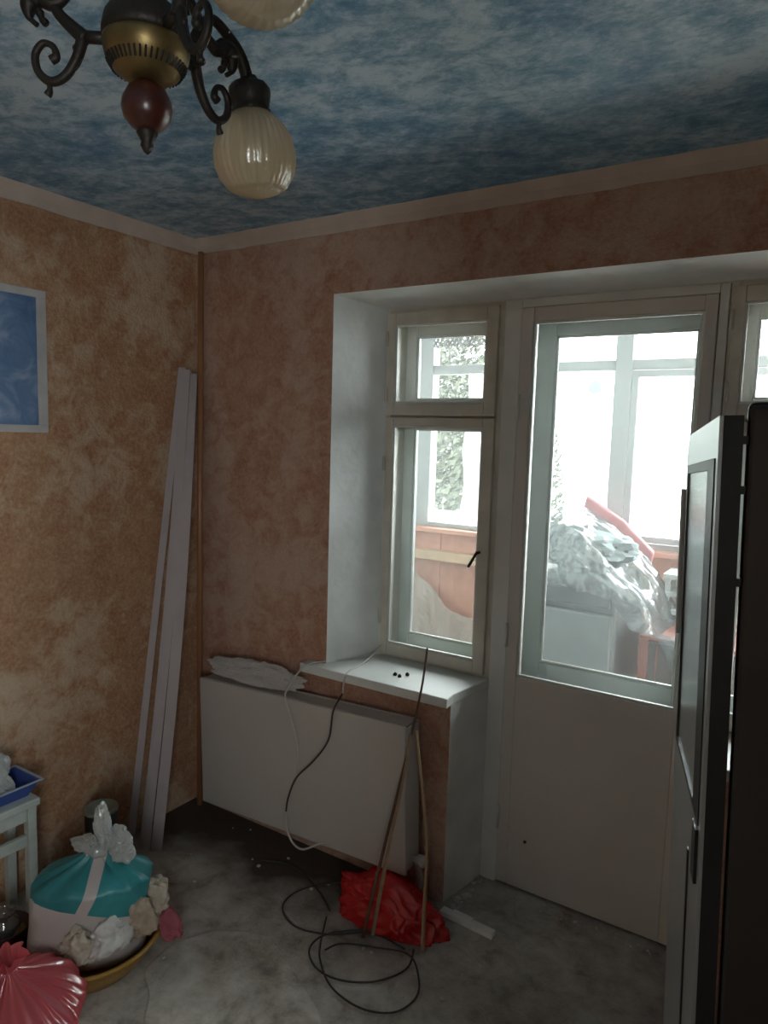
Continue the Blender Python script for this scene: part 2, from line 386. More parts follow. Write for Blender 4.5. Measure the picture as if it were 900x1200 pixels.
# ------------------------------------------------------------------ windows and balcony door
def ring_frame(bm, x0, x1, z0, z1, gx0, gx1, gz0, gz1, y0, y1):
    box(bm, x0, gx0, y0, y1, z0, z1); box(bm, gx1, x1, y0, y1, z0, z1)
    box(bm, gx0, gx1, y0, y1, z0, gz0); box(bm, gx0, gx1, y0, y1, gz1, z1)
def pane(name, x0, x1, z0, z1, y, parent, mat):
    bm = bmesh.new(); box(bm, x0, x1, y, y+.003, z0, z1); return mk(name, bm, mat, parent)
def sash(parent, name, o, g, y0, y1, mat, gmat):
    bm = bmesh.new(); ring_frame(bm, o[0], o[1], o[2], o[3], g[0], g[1], g[2], g[3], y0, y1)
    s = mk(name, bm, mat, parent, bevel=.003)
    bm = bmesh.new(); t = .007
    ring_frame(bm, g[0], g[1], g[2], g[3], g[0]+t, g[1]-t, g[2]+t, g[3]-t, y0+.006, y0+.016)
    mk('glazing_bead', bm, M['paint_white'], s)
    pane('pane', g[0]+.001, g[1]-.001, g[2]+.001, g[3]-.001, (y0+y1)/2, s, gmat)
    return s
def window(name, xa, xb, flip=False):
    wd = empty(name, ((xa+xb)/2, D, ZS)); tag(wd, kind='structure')
    ox, oy, oz = wd.location
    E = empty
    def P(o): o.location = (-ox, -oy, -oz); return o
    bm = bmesh.new()
    ring_frame(bm, xa, xb, ZS, 2.236, xa+.022, xb-.022, ZS+.022, 2.214, D+.004, D+.165)
    box(bm, xa+.022, xb-.022, D+.02, D+.165, 1.80, 1.822)
    P(mk('frame', bm, M['paint_cream'], wd, bevel=.002))
    g0, g1 = xa+.045, xb-.066
    P(sash(wd, 'casement', (xa+.010, xb-.020, ZS+.012, 1.808), (g0, g1, .870, 1.774), D-.012, D+.030, M['paint_cream'], M['glass_dirty']))
    P(sash(wd, 'vent_sash', (xa+.010, xb-.020, 1.816, 2.222), (g0, g1, 1.864, 2.173), D-.012, D+.030, M['paint_cream'], M['glass']))
    P(sash(wd, 'outer_casement', (xa+.023, xb-.023, ZS+.023, 1.80), (xa+.072, xb-.095, .888, 1.765), D+.115, D+.155, M['sash_mint'], M['glass']))
    P(sash(wd, 'outer_vent_sash', (xa+.023, xb-.023, 1.822, 2.213), (xa+.072, xb-.095, 1.885, 2.142), D+.115, D+.155, M['paint_white'], M['glass']))
    bm = bmesh.new(); hx = xb-.055
    tube(bm, [(hx, D-.016, 1.30), (hx, D-.035, 1.30)], .006); tube(bm, spline([(hx, D-.035, 1.305), (hx-.010, D-.045, 1.28), (hx-.028, D-.05, 1.245)], 5), .0055)
    P(mk('latch_handle', bm, M['brass'], wd, smooth=True))
    for hz in (.98, 1.62, 1.90, 2.12):
        bm = bmesh.new(); tube(bm, [(xa+.010, D-.016, hz-.03), (xa+.010, D-.016, hz+.03)], .006, 8)
        P(mk('hinge', bm, M['paint_cream'], wd, smooth=True))
    return wd
window('window_1', XW0, 1.365)
window('window_2', 2.115, XR0)
# post between window and door is the door's own box frame
d1 = empty('door_1', (1.77, D, 0)); tag(d1, kind='structure')
def P(o): o.location = (-1.77, -D, 0); return o
bm = bmesh.new()
box(bm, 1.367, 1.432, D-.004, D+.20, 0, 2.236); box(bm, 2.085, 2.113, D-.004, D+.20, 0, 2.236)
box(bm, 1.432, 2.085, D-.004, D+.20, 2.205, 2.236); box(bm, 1.432, 2.085, D+.03, D+.20, -.001, .010)
P(mk('frame', bm, M['paint_white'], d1, bevel=.003))
def leaf(name, o, g, y0, y1, mat, mid):
    bm = bmesh.new(); ring_frame(bm, o[0], o[1], o[2], o[3], g[0], g[1], g[2], g[3], y0, y1)
    s = mk(name, bm, mat, d1, bevel=.003); P(s)
    bm = bmesh.new(); t = .008
    ring_frame(bm, g[0], g[1], g[2], g[3], g[0]+t, g[1]-t, g[2]+t, g[3]-t, y0+.008, y0+.020)
    mk('glazing_bead', bm, mid, s)
    pane('pane', g[0]+.001, g[1]-.001, g[2]+.001, g[3]-.001, (y0+y1)/2, s, M['glass_dirty'])
    return s
li = leaf('inner_leaf', (1.434, 2.083, .014, 2.203), (1.480, 2.046, .845, 2.154), D-.010, D+.034, M['door_paint'], M['paint_white'])
lo = leaf('outer_leaf', (1.450, 2.078, .014, 2.200), (1.522, 2.014, .878, 2.118), D+.115, D+.155, M['sash_mint'], M['paint_white'])
for hz in (.28, 1.0, 1.85):
    bm = bmesh.new(); tube(bm, [(1.436, D-.016, hz-.045), (1.436, D-.016, hz+.045)], .007, 8)
    P(mk('hinge', bm, M['paint_white'], d1, smooth=True))
bm = bmesh.new(); box(bm, 2.055, 2.075, D-.016, D-.010, 1.0, 1.13); tube(bm, spline([(2.065, D-.016, 1.08), (2.065, D-.045, 1.08), (2.067, D-.048, 1.05), (2.067, D-.048, 1.00)], 6), .007)
P(mk('door_handle', bm, M['brass'], d1, smooth=True))
bm = bmesh.new(); lathe(bm, [(.0, 0), (.006, 0), (.006, .004), (0, .005)], 10, look_M((1.55, D-.010, .21), (0, -1, 0)))
P(mk('screw_head', bm, M['slots'], d1, smooth=True))

w4 = empty('added_fill_window', (RX, -3.25, 1.0)); tag(w4, kind='structure')  # window added out of view in the right wall to brighten the interior
bm = bmesh.new()
for a_, b_, c_, d_ in ((WY0, WY0+.05, WZ0, WZ1), (WY1-.05, WY1, WZ0, WZ1), (WY0+.05, WY1-.05, WZ0, WZ0+.05), (WY0+.05, WY1-.05, WZ1-.05, WZ1), (-3.32, -3.28, WZ0+.05, WZ1-.05)):
    box(bm, RX+.06, RX+.12, a_, b_, c_, d_)
o = mk('frame', bm, M['paint_white'], w4, bevel=.003); o.location = (-RX, 3.25, -1.0)
for a_, b_ in ((WY0+.05, -3.32), (-3.28, WY1-.05)):
    bm = bmesh.new(); box(bm, RX+.09, RX+.093, a_, b_, WZ0+.05, WZ1-.05); o = mk('pane', bm, M['glass'], w4); o.location = (-RX, 3.25, -1.0)

# painted panel on the left wall
pp = empty('painted_wall_panel', (0, -1.05, 1.708))
tag(pp, 'blue cloud-painted rectangle with a white border on the ochre wall', 'wall painting')
def quadgrid_border():
    bm = bmesh.new(); y0, y1, z0, z1, t = -.338, .338, 0, .502, .036
    for (a, b, c, d_) in ((y0, y1, z1-t*.75, z1), (y0, y1, z0, z0+t*.75), (y0, y0+t, z0+t*.75, z1-t*.75), (y1-t, y1, z0+t*.75, z1-t*.75)):
        box(bm, .0005, .009, a, b, c, d_)
    return bm
mk('border', quadgrid_border(), plain('chalk_white_border', (.55, .53, .52), .8, var=.1), pp, bevel=.002)
bm = bmesh.new(); box(bm, .0005, .004, -.302, .302, .027, .475)
mb, t, b = nt('blue_cloud_panel_paint'); N = t.nodes; L = t.links
tc = N.new('ShaderNodeTexCoord'); n = noisen(N, L, tc.outputs['Object'], 9, 7, .9, .6)
rp = ramp(N, [(.33, (.09, .17, .33)), (.52, (.15, .25, .43)), (.7, (.34, .42, .58))]); L.new(n.outputs['Fac'], rp.inputs['Fac'])
L.new(rp.outputs['Color'], b.inputs['Base Color']); b.inputs['Roughness'].default_value = .7
mk('painted_field', bm, mb, pp)

# heating riser in the corner
bm = bmesh.new(); tube(bm, [(.062, -.034, 0), (.060, -.034, 1.3), (.066, -.034, H-.06)], .013, 12)
tag(mk('riser_pipe', bm, plain('terracotta_painted_pipe', (.40, .19, .09), .35, var=.1), smooth=True),
    'thin heating pipe painted terracotta running up the room corner', 'pipe')

# ------------------------------------------------------------------ radiator under the window
RA = empty('panel_radiator', (.70, -.02, 0)); tag(RA, 'white flat panel radiator hung slightly crooked under the window sill', 'radiator')
RA.rotation_euler = (0, -math.radians(2.2), 0); RA.location = (.70, -.02, .40)
def rb(x0, x1, y0, y1, z0, z1, bm): box(bm, x0, x1, y0, y1, z0, z1)
bm = bmesh.new(); rb(-.515, .53, -.122, -.108, -.275, .285, bm); mk('front_panel', bm, M['rad'], RA, bevel=.006, seg=3)
bm = bmesh.new(); rb(-.51, .525, -.03, -.02, -.27, .28, bm); mk('rear_panel', bm, M['rad'], RA)
for sx in (-.513, .521):
    bm = bmesh.new(); rb(sx, sx+.008, -.110, -.02, -.262, .275, bm); mk('side_cover', bm, M['rad'], RA, bevel=.003)
bm = bmesh.new()
rb(-.505, .521, -.108, -.098, .279, .285, bm); rb(-.505, .521, -.032, -.024, .279, .285, bm)
rb(-.505, .521, -.098, -.032, .277, .282, bm)
mk('top_cover', bm, M['rad'], RA)
bm = bmesh.new()
for i in range(40):
    x = -.5+i*.025; rb(x, x+.002, -.105, -.033, -.255, .262, bm)
o = mk('convector_fins', bm, M['raddark'], RA); o['kind'] = 'stuff'
bm = bmesh.new()
M2 = look_M((.529, -.06, -.235), (1, 0, 0)); lathe(bm, [(.012, 0), (.012, .016), (.020, .017), (.022, .045), (.018, .055), (0, .056)], 16, M2)
mk('valve', bm, plain('white_valve_cap', (.6, .58, .54), .4), RA, smooth=True)
bm = bmesh.new(); tube(bm, spline([(.545, -.06, -.24), (.548, -.058, -.30), (.548, -.05, -.425)], 6), .010, 10)
tube(bm, spline([(.556, -.075, -.235), (.575, -.078, -.29), (.570, -.08, -.34)], 5), .008, 8)
mk('supply_pipe', bm, plain('grey_pipe', (.35, .30, .24), .45), RA, smooth=True)

# ------------------------------------------------------------------ chandelier
AX = Vector((1.522, -1.492, 2.317))
ch = empty('chandelier', AX); tag(ch, 'bronze and gold chandelier with scrolled arms and ribbed amber globes, unlit', 'chandelier')
Rv = Vector((math.cos(YAW), math.sin(YAW), 0)); Fv = Vector((-math.sin(YAW), math.cos(YAW), 0))
def lz(name, prof, mat, seg=40, **k):
    bm = bmesh.new(); lathe(bm, prof, seg, **k); return mk(name, bm, mat, ch, smooth=True)
lz('gold_bowl', [(.018, -.064), (.030, -.062), (.048, -.050), (.060, -.032), (.0635, -.016), (.063, -.010), (.058, -.008)], M['gold'], 48)
# pierced slots round the bowl
bm = bmesh.new()
for i in range(44):
    a = 2*PI*i/44
    for (rr, zz, rr2, zz2) in ((.0495, -.0500, .0578, -.0375),):
        p = Vector((rr*math.cos(a), rr*math.sin(a), zz)); q = Vector((rr2*math.cos(a+.02), rr2*math.sin(a+.02), zz2))
        tube(bm, [p, q], .0016, 5)
o = mk('pierced_slots', bm, M['slots'], ch); o['kind'] = 'stuff'
lz('upper_body', [(.058, -.010), (.064, -.004), (.064, .004), (.060, .022), (.052, .034), (.034, .044), (.022, .048)], M['brass'], 40)
lz('lower_ball', [(.012, -.060), (.016, -.066), (.028, -.074), (.036, -.090), (.0375, -.102), (.034, -.116), (.024, -.128), (.014, -.134)], M['woodball'])
lz('finial', [(.013, -.130), (.016, -.137), (.012, -.143), (.009, -.150), (.010, -.155), (.005, -.164), (0, -.168)], M['brass'], 20)
lz('neck', [(.020, .046), (.015, .050), (.017, .056)], M['brass'], 24)
lz('upper_ball', [(.016, .054), (.030, .060), (.040, .074), (.042, .086), (.038, .100), (.024, .112), (.014, .116)], M['woodball'])
lz('stem', [(.014, .114), (.018, .122), (.012, .130), (.010, .150), (.010, .200)], M['brass'], 20)
lz('canopy', [(.010, .196), (.040, .205), (.056, .220), (.060, .232), (.058, .2328)], M['gold'], 36)
mt, t, b = nt('amber_ribbed_glass')
b.inputs['Base Color'].default_value = (.74, .60, .40, 1); b.inputs['Roughness'].default_value = .18
b.inputs['Transmission Weight'].default_value = .55; b.inputs['IOR'].default_value = 1.35
b.inputs['Coat Weight'].default_value = .4
N = t.nodes; L = t.links; tc = N.new('ShaderNodeTexCoord'); n = noisen(N, L, tc.outputs['Object'], 60, 4, 1.0)
bp = N.new('ShaderNodeBump'); bp.inputs['Strength'].default_value = .35; bp.inputs['Distance'].default_value = .004
L.new(n.outputs['Fac'], bp.inputs['Height']); L.new(bp.outputs['Normal'], b.inputs['Normal'])
M['amber'] = film('amber_ribbed_glass', (.66, .52, .32), .62, .13, .13, .25)
def arm(ang, reach, tilt, cap_z=.032, globe_axis=None):
    a = math.radians(ang); dv = Rv*math.cos(a) + Fv*math.sin(a)
    def Q(rr, z, side=0.0): return dv*rr + Vector((0, 0, z)) + dv.cross(Vector((0, 0, 1)))*side
    k = reach/.25
    bm = bmesh.new()
    tube(bm, [Q(.055, -.002), Q(.098, 0)], [.009, .009], 10)
    tube(bm, spline([Q(.092, -.004), Q(.104*k, .030), Q(.118*k, .062), Q(.150*k, .088), Q(.190*k, .080), Q(.225*k, .060), Q(.250*k, cap_z)], 8), [.012, .009, .0075, .0075, .0085, .0095, .011], 10)
    root = mk('arm', bm, M['brass'], ch, smooth=True)
    bm = bmesh.new()
    tube(bm, spline([Q(.096, .004), Q(.106, -.030), Q(.125, -.056), Q(.147, -.064), Q(.166, -.050), Q(.170, -.026), Q(.158, -.010), Q(.143, -.014), Q(.138, -.028), Q(.146, -.034)], 8), [.0095, .0085, .0075, .007, .0065, .006, .0055, .005, .005, .007], 8)
    tube(bm, spline([Q(.150, -.062), Q(.149, -.076), Q(.153, -.084)], 4), [.005, .004, .006], 7)
    tube(bm, spline([Q(.100, -.012), Q(.108, -.016), Q(.104, -.022)], 4), .005, 6)
    mk('lower_scroll', bm, M['brass'], root, smooth=True)
    bm = bmesh.new()
    tube(bm, spline([Q(.118, .058), Q(.140, .046), Q(.160, .056), Q(.176, .048), Q(.178, .028), Q(.166, .016)], 7), [.006, .010, .014, .016, .012, .004], 9)
    tube(bm, spline([Q(.162, .034), Q(.158, .024), Q(.152, .018)], 4), [.007, .005, .006], 7)
    tube(bm, spline([Q(.112, .060), Q(.098, .080), Q(.084, .092), Q(.074, .082), Q(.078, .068)], 7), [.007, .008, .008, .007, .006], 8)
    mk('leaf_scroll', bm, M['brass'], root, smooth=True)
    ax = Vector(globe_axis) if globe_axis is not None else (dv*tilt + Vector((0, 0, -1)))
    ax.normalize(); base = Q(.250*k, cap_z+.004)
    Mx = look_M(base, ax)
    bm = bmesh.new(); lathe(bm, [(.008, -.012), (.014, -.010), (.016, -.004), (.030, .002), (.035, .008), (.036, .016), (.034, .030), (.031, .040), (.034, .044), (.030, .050)], 28, Mx, rib=.03, ribn=8)
    mk('shade_cap', bm, M['brass'], root, smooth=True)
    bm = bmesh.new(); lathe(bm, [(.016, .046), (.018, .060), (.017, .078), (.012, .082)], 16, Mx, rib=.12, ribn=8); mk('lamp_holder', bm, M['brass'], root, smooth=True)
    bm = bmesh.new()
    prof = [(.030, .046), (.040, .054), (.056, .070), (.067, .090), (.0725, .112), (.072, .134), (.065, .156), (.053, .172), (.047, .177), (.044, .1765), (.040, .180), (.020, .187), (.0, .189)]
    lathe(bm, prof, 144, Mx, rib=.011, ribn=36, twist=0); mk('glass_globe', bm, M['amber'], root, smooth=True)
arm(58, .221, .14, cap_z=.022)
arm(178, .315, .15)
arm(316, .240, .2, cap_z=.040, globe_axis=(.42*Rv - .85*Fv + Vector((0, 0, -.80))))

# ------------------------------------------------------------------ long white strips leaning in the corner
mpl = plain('greyish_white_plastic', (.44, .38, .38), .5, var=.05)
strips = [((.035, -.395, 0), (.028, -.105, 2.00), .030, .000, 'leftmost of the long pale strips leaning in the corner, standing apart at the foot'),
          ((.125, -.395, 0), (.038, -.090, 1.985), .044, .035, 'wide pale strip leaning in the corner between the outermost strip and the front ones'),
          ((.160, -.420, 0), (.048, -.098, 1.99), .030, .045, 'narrow front strip of the pale bundle leaning in the corner'),
          ((.200, -.400, 0), (.060, -.080, 1.975), .044, .055, 'pale strip of the corner bundle standing nearest the heating pipe')]
for (b0, t0, wd, bow, lab) in strips:
    bm = bmesh.new(); n = 18; b0v, t0v = Vector(b0), Vector(t0)
    wdir = Vector((.80, .60, 0)); ndir = Vector((-.60, .80, 0)); rings = []
    for i in range(n+1):
        s = i/n; c = b0v.lerp(t0v, s) + Vector((.35, -.9, 0)).normalized()*bow*math.sin(PI*s)*-.0 + Vector((1, -.25, 0))*bow*math.sin(PI*min(1, s*1.0))*.8
        ww = wd*(.5)
        prof = [(-ww, 0), (ww, 0), (ww, .010), (ww-.004, .010), (ww-.004, .004), (-ww+.004, .004), (-ww+.004, .010), (-ww, .010)]
        rings.append([bm.verts.new(c + wdir*a + ndir*q) for a, q in prof])
    for i in range(n):
        for k in range(8): bm.faces.new((rings[i][k], rings[i][(k+1) % 8], rings[i+1][(k+1) % 8], rings[i+1][k]))
    bm.faces.new(rings[0]); bm.faces.new(rings[-1][::-1])
    tag(mk('trim_strip', bm, mpl), lab, 'strip', 'long strips leaning in the room corner')

# ------------------------------------------------------------------ on and around the radiator
mbag = film('milky_polythene', (.85, .83, .81), .9, .3, .10)
def pb(p, d): return Vector((p.x, p.y, p.z if p.z > -.02 else -.02 + (p.z+.02)*.2))
bm = crumple((.43, -.080, .712), (.215, .045, .058), 5, .40, 2.6, 6, .688)
tag(mk('crumpled_plastic', bm, mbag, smooth=False), 'crumpled milky plastic sheeting lying on top of the radiator', 'plastic')
mred = film('thin_red_polythene', (.85, .03, .035), .94, .25, .08)
bm = crumple((1.195, -.190, .030), (.195, .092, .112), 3, .36, 1.5, 6, .002)
tag(mk('red_plastic_bag', bm, mred, smooth=True), 'crumpled bright red plastic bag on the floor by the radiator', 'bag')
mrod = plain('rusty_dark_rod', (.13, .065, .045), .6, var=.2, nscale=30)
bm = bmesh.new(); tube(bm, spline([(1.188, -.331, .004), (1.206, -.235, .30), (1.228, -.150, .58), (1.2415, -.076, .824), (1.236, -.030, .972)], 6), [.006, .006, .005, .004], 7)
tag(mk('thin_rod', bm, mrod, smooth=True), 'thin dark rod leaning across the sill edge above the radiator', 'rod')
mlath = plain('raw_wood_lath', (.36, .24, .15), .7, var=.15, nscale=30)
bm = bmesh.new(); n = 10
pts = spline([(1.208, -.300, .004), (1.228, -.245, .30), (1.243, -.190, .52), (1.252, -.158, .69)], 5); tube(bm, pts, [.008, .007, .006], 4)
tag(mk('wooden_lath', bm, mlath), 'pale wooden lath leaning from the floor against the radiator front', 'lath')
bm = bmesh.new(); tube(bm, spline([(1.390, -.268, .004), (1.374, -.238, .15), (1.350, -.185, .30), (1.325, -.165, .42), (1.290, -.150, .58), (1.268, -.146, .705)], 6), [.007, .006, .006, .005], 5)
tag(mk('wooden_lath', bm, plain('yellowish_cane', (.42, .29, .16), .6, var=.15)), 'bent yellowish cane standing by the radiator valve over the red bag', 'lath')
mcw = plain('white_cable_sheath', (.58, .55, .50), .5, var=.05); mcb = plain('black_cable_sheath', (.05, .046, .045), .5)
bm = bmesh.new(); tube(bm, spline([(.870, .232, .838), (.84, .14, .818), (.775, .05, .8135), (.72, -.05, .8145), (.690, -.082, .79), (.674, -.152, .715), (.690, -.158, .66), (.715, -.158, .60), (.742, -.157, .50), (.735, -.157, .40)], 8), .0035, 7)
tag(mk('cable', bm, mcw, smooth=True), 'white cord running over the sill end and hanging before the radiator', 'cable')
cab = empty('cable', (.87, .2, .82)); tag(cab, 'two-tone cable from the window corner, dark middle and white ends, looping below the radiator', 'cable')
def loc(pts, o): return [Vector(p)-Vector(o) for p in pts]
c0 = (.87, .2, .82)
up = [(.874, .228, .855), (.880, .15, .830), (.886, .05, .8135), (.893, -.03, .8135), (.898, -.070, .795), (.902, -.085, .74)]
mid_ = [(.902, -.085, .74), (.908, -.152, .692), (.895, -.160, .58), (.83, -.165, .48), (.745, -.165, .385), (.705, -.165, .29), (.695, -.165, .23)]
low = [(.695, -.165, .23), (.700, -.168, .17), (.735, -.172, .118), (.792, -.174, .108), (.86, -.150, .145), (.93, -.125, .165)]
for nm, ps, mm, rr in (('white_upper_length', up, mcw, .0035), ('dark_length', mid_, mcb, .0035), ('white_lower_length', low, mcw, .0042)):
    bm = bmesh.new(); tube(bm, spline(loc(ps, c0), 8), rr, 7); mk(nm, bm, mm, cab, smooth=True)
def floor_cable(pts, label, rr=.0032, mat=mcb):
    bm = bmesh.new(); tube(bm, spline(pts, 8), rr, 7)
    tag(mk('cable', bm, mat, smooth=True), label, 'cable', 'loose cable loops on the floor')
zc = .0080
floor_cable([(1.12, -.10, zc), (1.02, -.095, zc), (.93, -.150, zc), (.85, -.262, zc), (.858, -.370, zc), (.958, -.425, zc), (1.083, -.392, zc), (1.204, -.300, zc), (1.34, -.30, zc)],
            'wide flat loop of black cable on the floor left of the red bag')
floor_cable([(1.209, -.283, zc+.01), (1.09, -.398, zc+.009), (1.073, -.48, zc), (1.145, -.538, zc), (1.241, -.535, zc), (1.334, -.478, zc), (1.390, -.375, zc), (1.365, -.285, zc)],
            'smaller middle loop of black cable lying in front of the red bag')
floor_cable([(1.03, -.33, zc+.008), (1.09, -.44, zc+.009), (1.145, -.515, zc+.009), (1.238, -.575, zc), (1.355, -.59, zc), (1.445, -.55, zc), (1.476, -.468, zc), (1.446, -.39, zc), (1.37, -.325, zc+.009), (1.25, -.352, zc), (1.156, -.412, zc+.01), (1.13, -.47, zc+.012)],
            'nearest sagging loop of black cable on the floor, closest to the camera')
floor_cable([(.60, -.20, zc), (.72, -.16, zc), (.83, -.19, zc), (.93, -.24, zc+.008), (1.02, -.30, zc+.009)], 'short end of dark cable lying in the dirt under the radiator')
bm = bmesh.new(); Mx = Matrix.Translation((1.455, -.062, .012)) @ Matrix.Rotation(-.05, 4, 'Z')
box(bm, -.105, .105, -.016, .016, -.010, .010, Mx); box(bm, -.06, .02, -.006, .012, .010, .020, Mx)
tag(mk('wood_offcut', bm, plain('dusty_white_wood', (.88, .86, .82), .8, var=.12, nscale=30), bevel=.002), 'short white-painted wood offcut on the floor before the balcony door', 'offcut')
random.seed(4)
mrub = plain('plaster_crumb', (.62, .59, .54), .9, var=.2, nscale=30)
deb = [(1.34+.008*random.random()+.0005*k, .02+.010*k*1.0, 0) for k in range(18)]
bm = bmesh.new()
for k in range(90):
    if k < 40: x, y = 1.345+random.random()*.05, random.uniform(-.01, .22)
    elif k < 60: x, y = random.uniform(1.45, 2.1), D-.03-random.random()*.05
    else: x, y = random.uniform(.3, 2.0), random.uniform(-1.1, -.05)
    s = random.uniform(.004, .011) if k < 40 else random.uniform(.003, .007)
    bmesh.ops.create_icosphere(bm, subdivisions=1, radius=s, matrix=Matrix.Translation((x, y, s*.6)) @ Matrix.Diagonal((random.uniform(.7, 1.5), random.uniform(.7, 1.4), .7, 1)))
tag(mk('plaster_rubble', bm, mrub), 'small plaster crumbs scattered over the bare screed floor', 'rubble', kind='stuff')
for k, (x, y, lab) in enumerate(((1.055, .048, 'leftmost of the three dark nuts on the white window sill'), (1.080, .040, 'middle one of the three dark nuts on the window sill'), (1.094, .075, 'dark nut on the sill lying nearest the thin rod'))):
    bm = bmesh.new(); bmesh.ops.create_cone(bm, cap_ends=True, segments=6, radius1=.008, radius2=.008, depth=.007, matrix=Matrix.Translation((x, y, ZS+.0036)) @ Matrix.Rotation(k*.4, 4, 'Z'))
    bmesh.ops.create_cone(bm, cap_ends=True, segments=12, radius1=.005, radius2=.004, depth=.004, matrix=Matrix.Translation((x, y, ZS+.009)))
    tag(mk('metal_nut', bm, M['slots']), lab, 'nut', 'nuts on the window sill')

# ------------------------------------------------------------------ left corner: stool, tray, bags, basin
mst = plain('grey_green_stool_paint', (.46, .50, .46), .6, var=.12, nscale=15, bump=.1)
st = empty('stool', (.02, -1.06, 0)); tag(st, 'pale grey-green painted wooden stool against the left wall', 'stool')
bm = bmesh.new(); box(bm, .0, .185, -.20, .165, .425, .452); mk('seat', bm, mst, st, bevel=.005)
for (lx, ly) in ((.145, .125), (.145, -.16), (.012, .125), (.012, -.16)):
    bm = bmesh.new(); Mx = Matrix.Translation((lx, ly, 0)); box(bm, 0, .03, 0, .03, 0, .425, Mx); mk('leg', bm, mst, st, bevel=.002)
bm = bmesh.new(); box(bm, .15, .168, -.13, .125, .375, .422); mk('apron', bm, mst, st, bevel=.002)
bm = bmesh.new(); box(bm, .15, .168, -.13, .125, .285, .325); mk('stretcher', bm, mst, st, bevel=.002)
tr = empty('blue_tray', (.10, -1.0, .452)); tag(tr, 'cobalt blue plastic tray on the stool holding a white bag', 'tray')
bm = bmesh.new()
A = [(-.062, -.13), (.062, -.13), (.062, .085), (-.062, .085)]; B = [(-.072, -.15), (.088, -.15), (.088, .115), (-.072, .115)]
for ins, flip in ((0, 0),):
    va = [bm.verts.new((x, y, .001)) for x, y in A]; vb = [bm.verts.new((x, y, .055)) for x, y in B]
    vc = [bm.verts.new((x*.96, y*.96, .055)) for x, y in B]; vd = [bm.verts.new((x*.94, y*.94, .006)) for x, y in A]
    bm.faces.new(va[::-1]); bm.faces.new(vd)
    for k in range(4):
        j = (k+1) % 4
        bm.faces.new((va[k], va[j], vb[j], vb[k])); bm.faces.new((vb[k], vb[j], vc[j], vc[k])); bm.faces.new((vc[k], vc[j], vd[j], vd[k]))
mk('tray_body', bm, plain('cobalt_plastic', (.04, .08, .30), .4, var=.08), tr)
bm = bmesh.new(); ring_frame(bm, -.080, .096, -.160, .125, -.072, .088, -.15, .115, 0, .004)
bmesh.ops.transform(bm, matrix=Matrix(((1, 0, 0, 0), (0, 0, 1, 0), (0, 1, 0, .054), (0, 0, 0, 1))), verts=bm.verts)
mk('tray_rim', bm, plain('pale_worn_rim', (.35, .40, .50), .5), tr)
mwp = film('white_polythene', (.66, .69, .68), .88, .25, .12)
bm = crumple((.10, -1.030, .530), (.058, .085, .090), 11, .35, 1.6, 5, .460)
tag(mk('white_plastic_bag', bm, mwp), 'white crumpled plastic bag sitting in the blue tray', 'bag')

# sack
sk = empty('plaster_sack', (.470, -.930, .012)); tag(sk, 'tall white and teal sack knotted at the top, standing in the yellow basin', 'sack')
mt, t, b = nt('white_teal_printed_sack'); N = t.nodes; L = t.links
tc = N.new('ShaderNodeTexCoord'); sx = N.new('ShaderNodeSeparateXYZ'); L.new(tc.outputs['Object'], sx.inputs[0])
n = noisen(N, L, tc.outputs['Object'], 5, 3)
# local axes: horizontal coordinate across the printed face
hc = N.new('ShaderNodeVectorMath'); hc.operation = 'DOT_PRODUCT'; L.new(tc.outputs['Object'], hc.inputs[0]); hc.inputs[1].default_value = (.55, .83, 0)
zt = N.new('ShaderNodeMath'); zt.operation = 'MULTIPLY_ADD'; L.new(hc.outputs['Value'], zt.inputs[0]); zt.inputs[1].default_value = .28; L.new(sx.outputs['Z'], zt.inputs[2])
g1 = N.new('ShaderNodeMath'); g1.operation = 'GREATER_THAN'; L.new(zt.outputs[0], g1.inputs[0]); g1.inputs[1].default_value = .205
s1 = N.new('ShaderNodeMath'); s1.operation = 'MULTIPLY_ADD'; L.new(sx.outputs['Z'], s1.inputs[0]); s1.inputs[1].default_value = -.45; L.new(hc.outputs['Value'], s1.inputs[2])
ab = N.new('ShaderNodeMath'); ab.operation = 'ADD'; L.new(s1.outputs[0], ab.inputs[0]); ab.inputs[1].default_value = .115
a2 = N.new('ShaderNodeMath'); a2.operation = 'ABSOLUTE'; L.new(ab.outputs[0], a2.inputs[0])
g2 = N.new('ShaderNodeMath'); g2.operation = 'GREATER_THAN'; L.new(a2.outputs[0], g2.inputs[0]); g2.inputs[1].default_value = .019
an = N.new('ShaderNodeMath'); an.operation = 'MULTIPLY'; L.new(g1.outputs[0], an.inputs[0]); L.new(g2.outputs[0], an.inputs[1])
g3 = N.new('ShaderNodeMath'); g3.operation = 'LESS_THAN'; L.new(sx.outputs['Z'], g3.inputs[0]); g3.inputs[1].default_value = .352
an2 = N.new('ShaderNodeMath'); an2.operation = 'MULTIPLY'; L.new(an.outputs[0], an2.inputs[0]); L.new(g3.outputs[0], an2.inputs[1])
rt = ramp(N, [(.3, (.02, .17, .19)), (.7, (.05, .33, .35))]); L.new(n.outputs['Fac'], rt.inputs['Fac'])
cc = mixc(N, L, an2.outputs[0], (.52, .47, .45), rt.outputs['Color']); L.new(cc, b.inputs['Base Color'])
b.inputs['Roughness'].default_value = .38
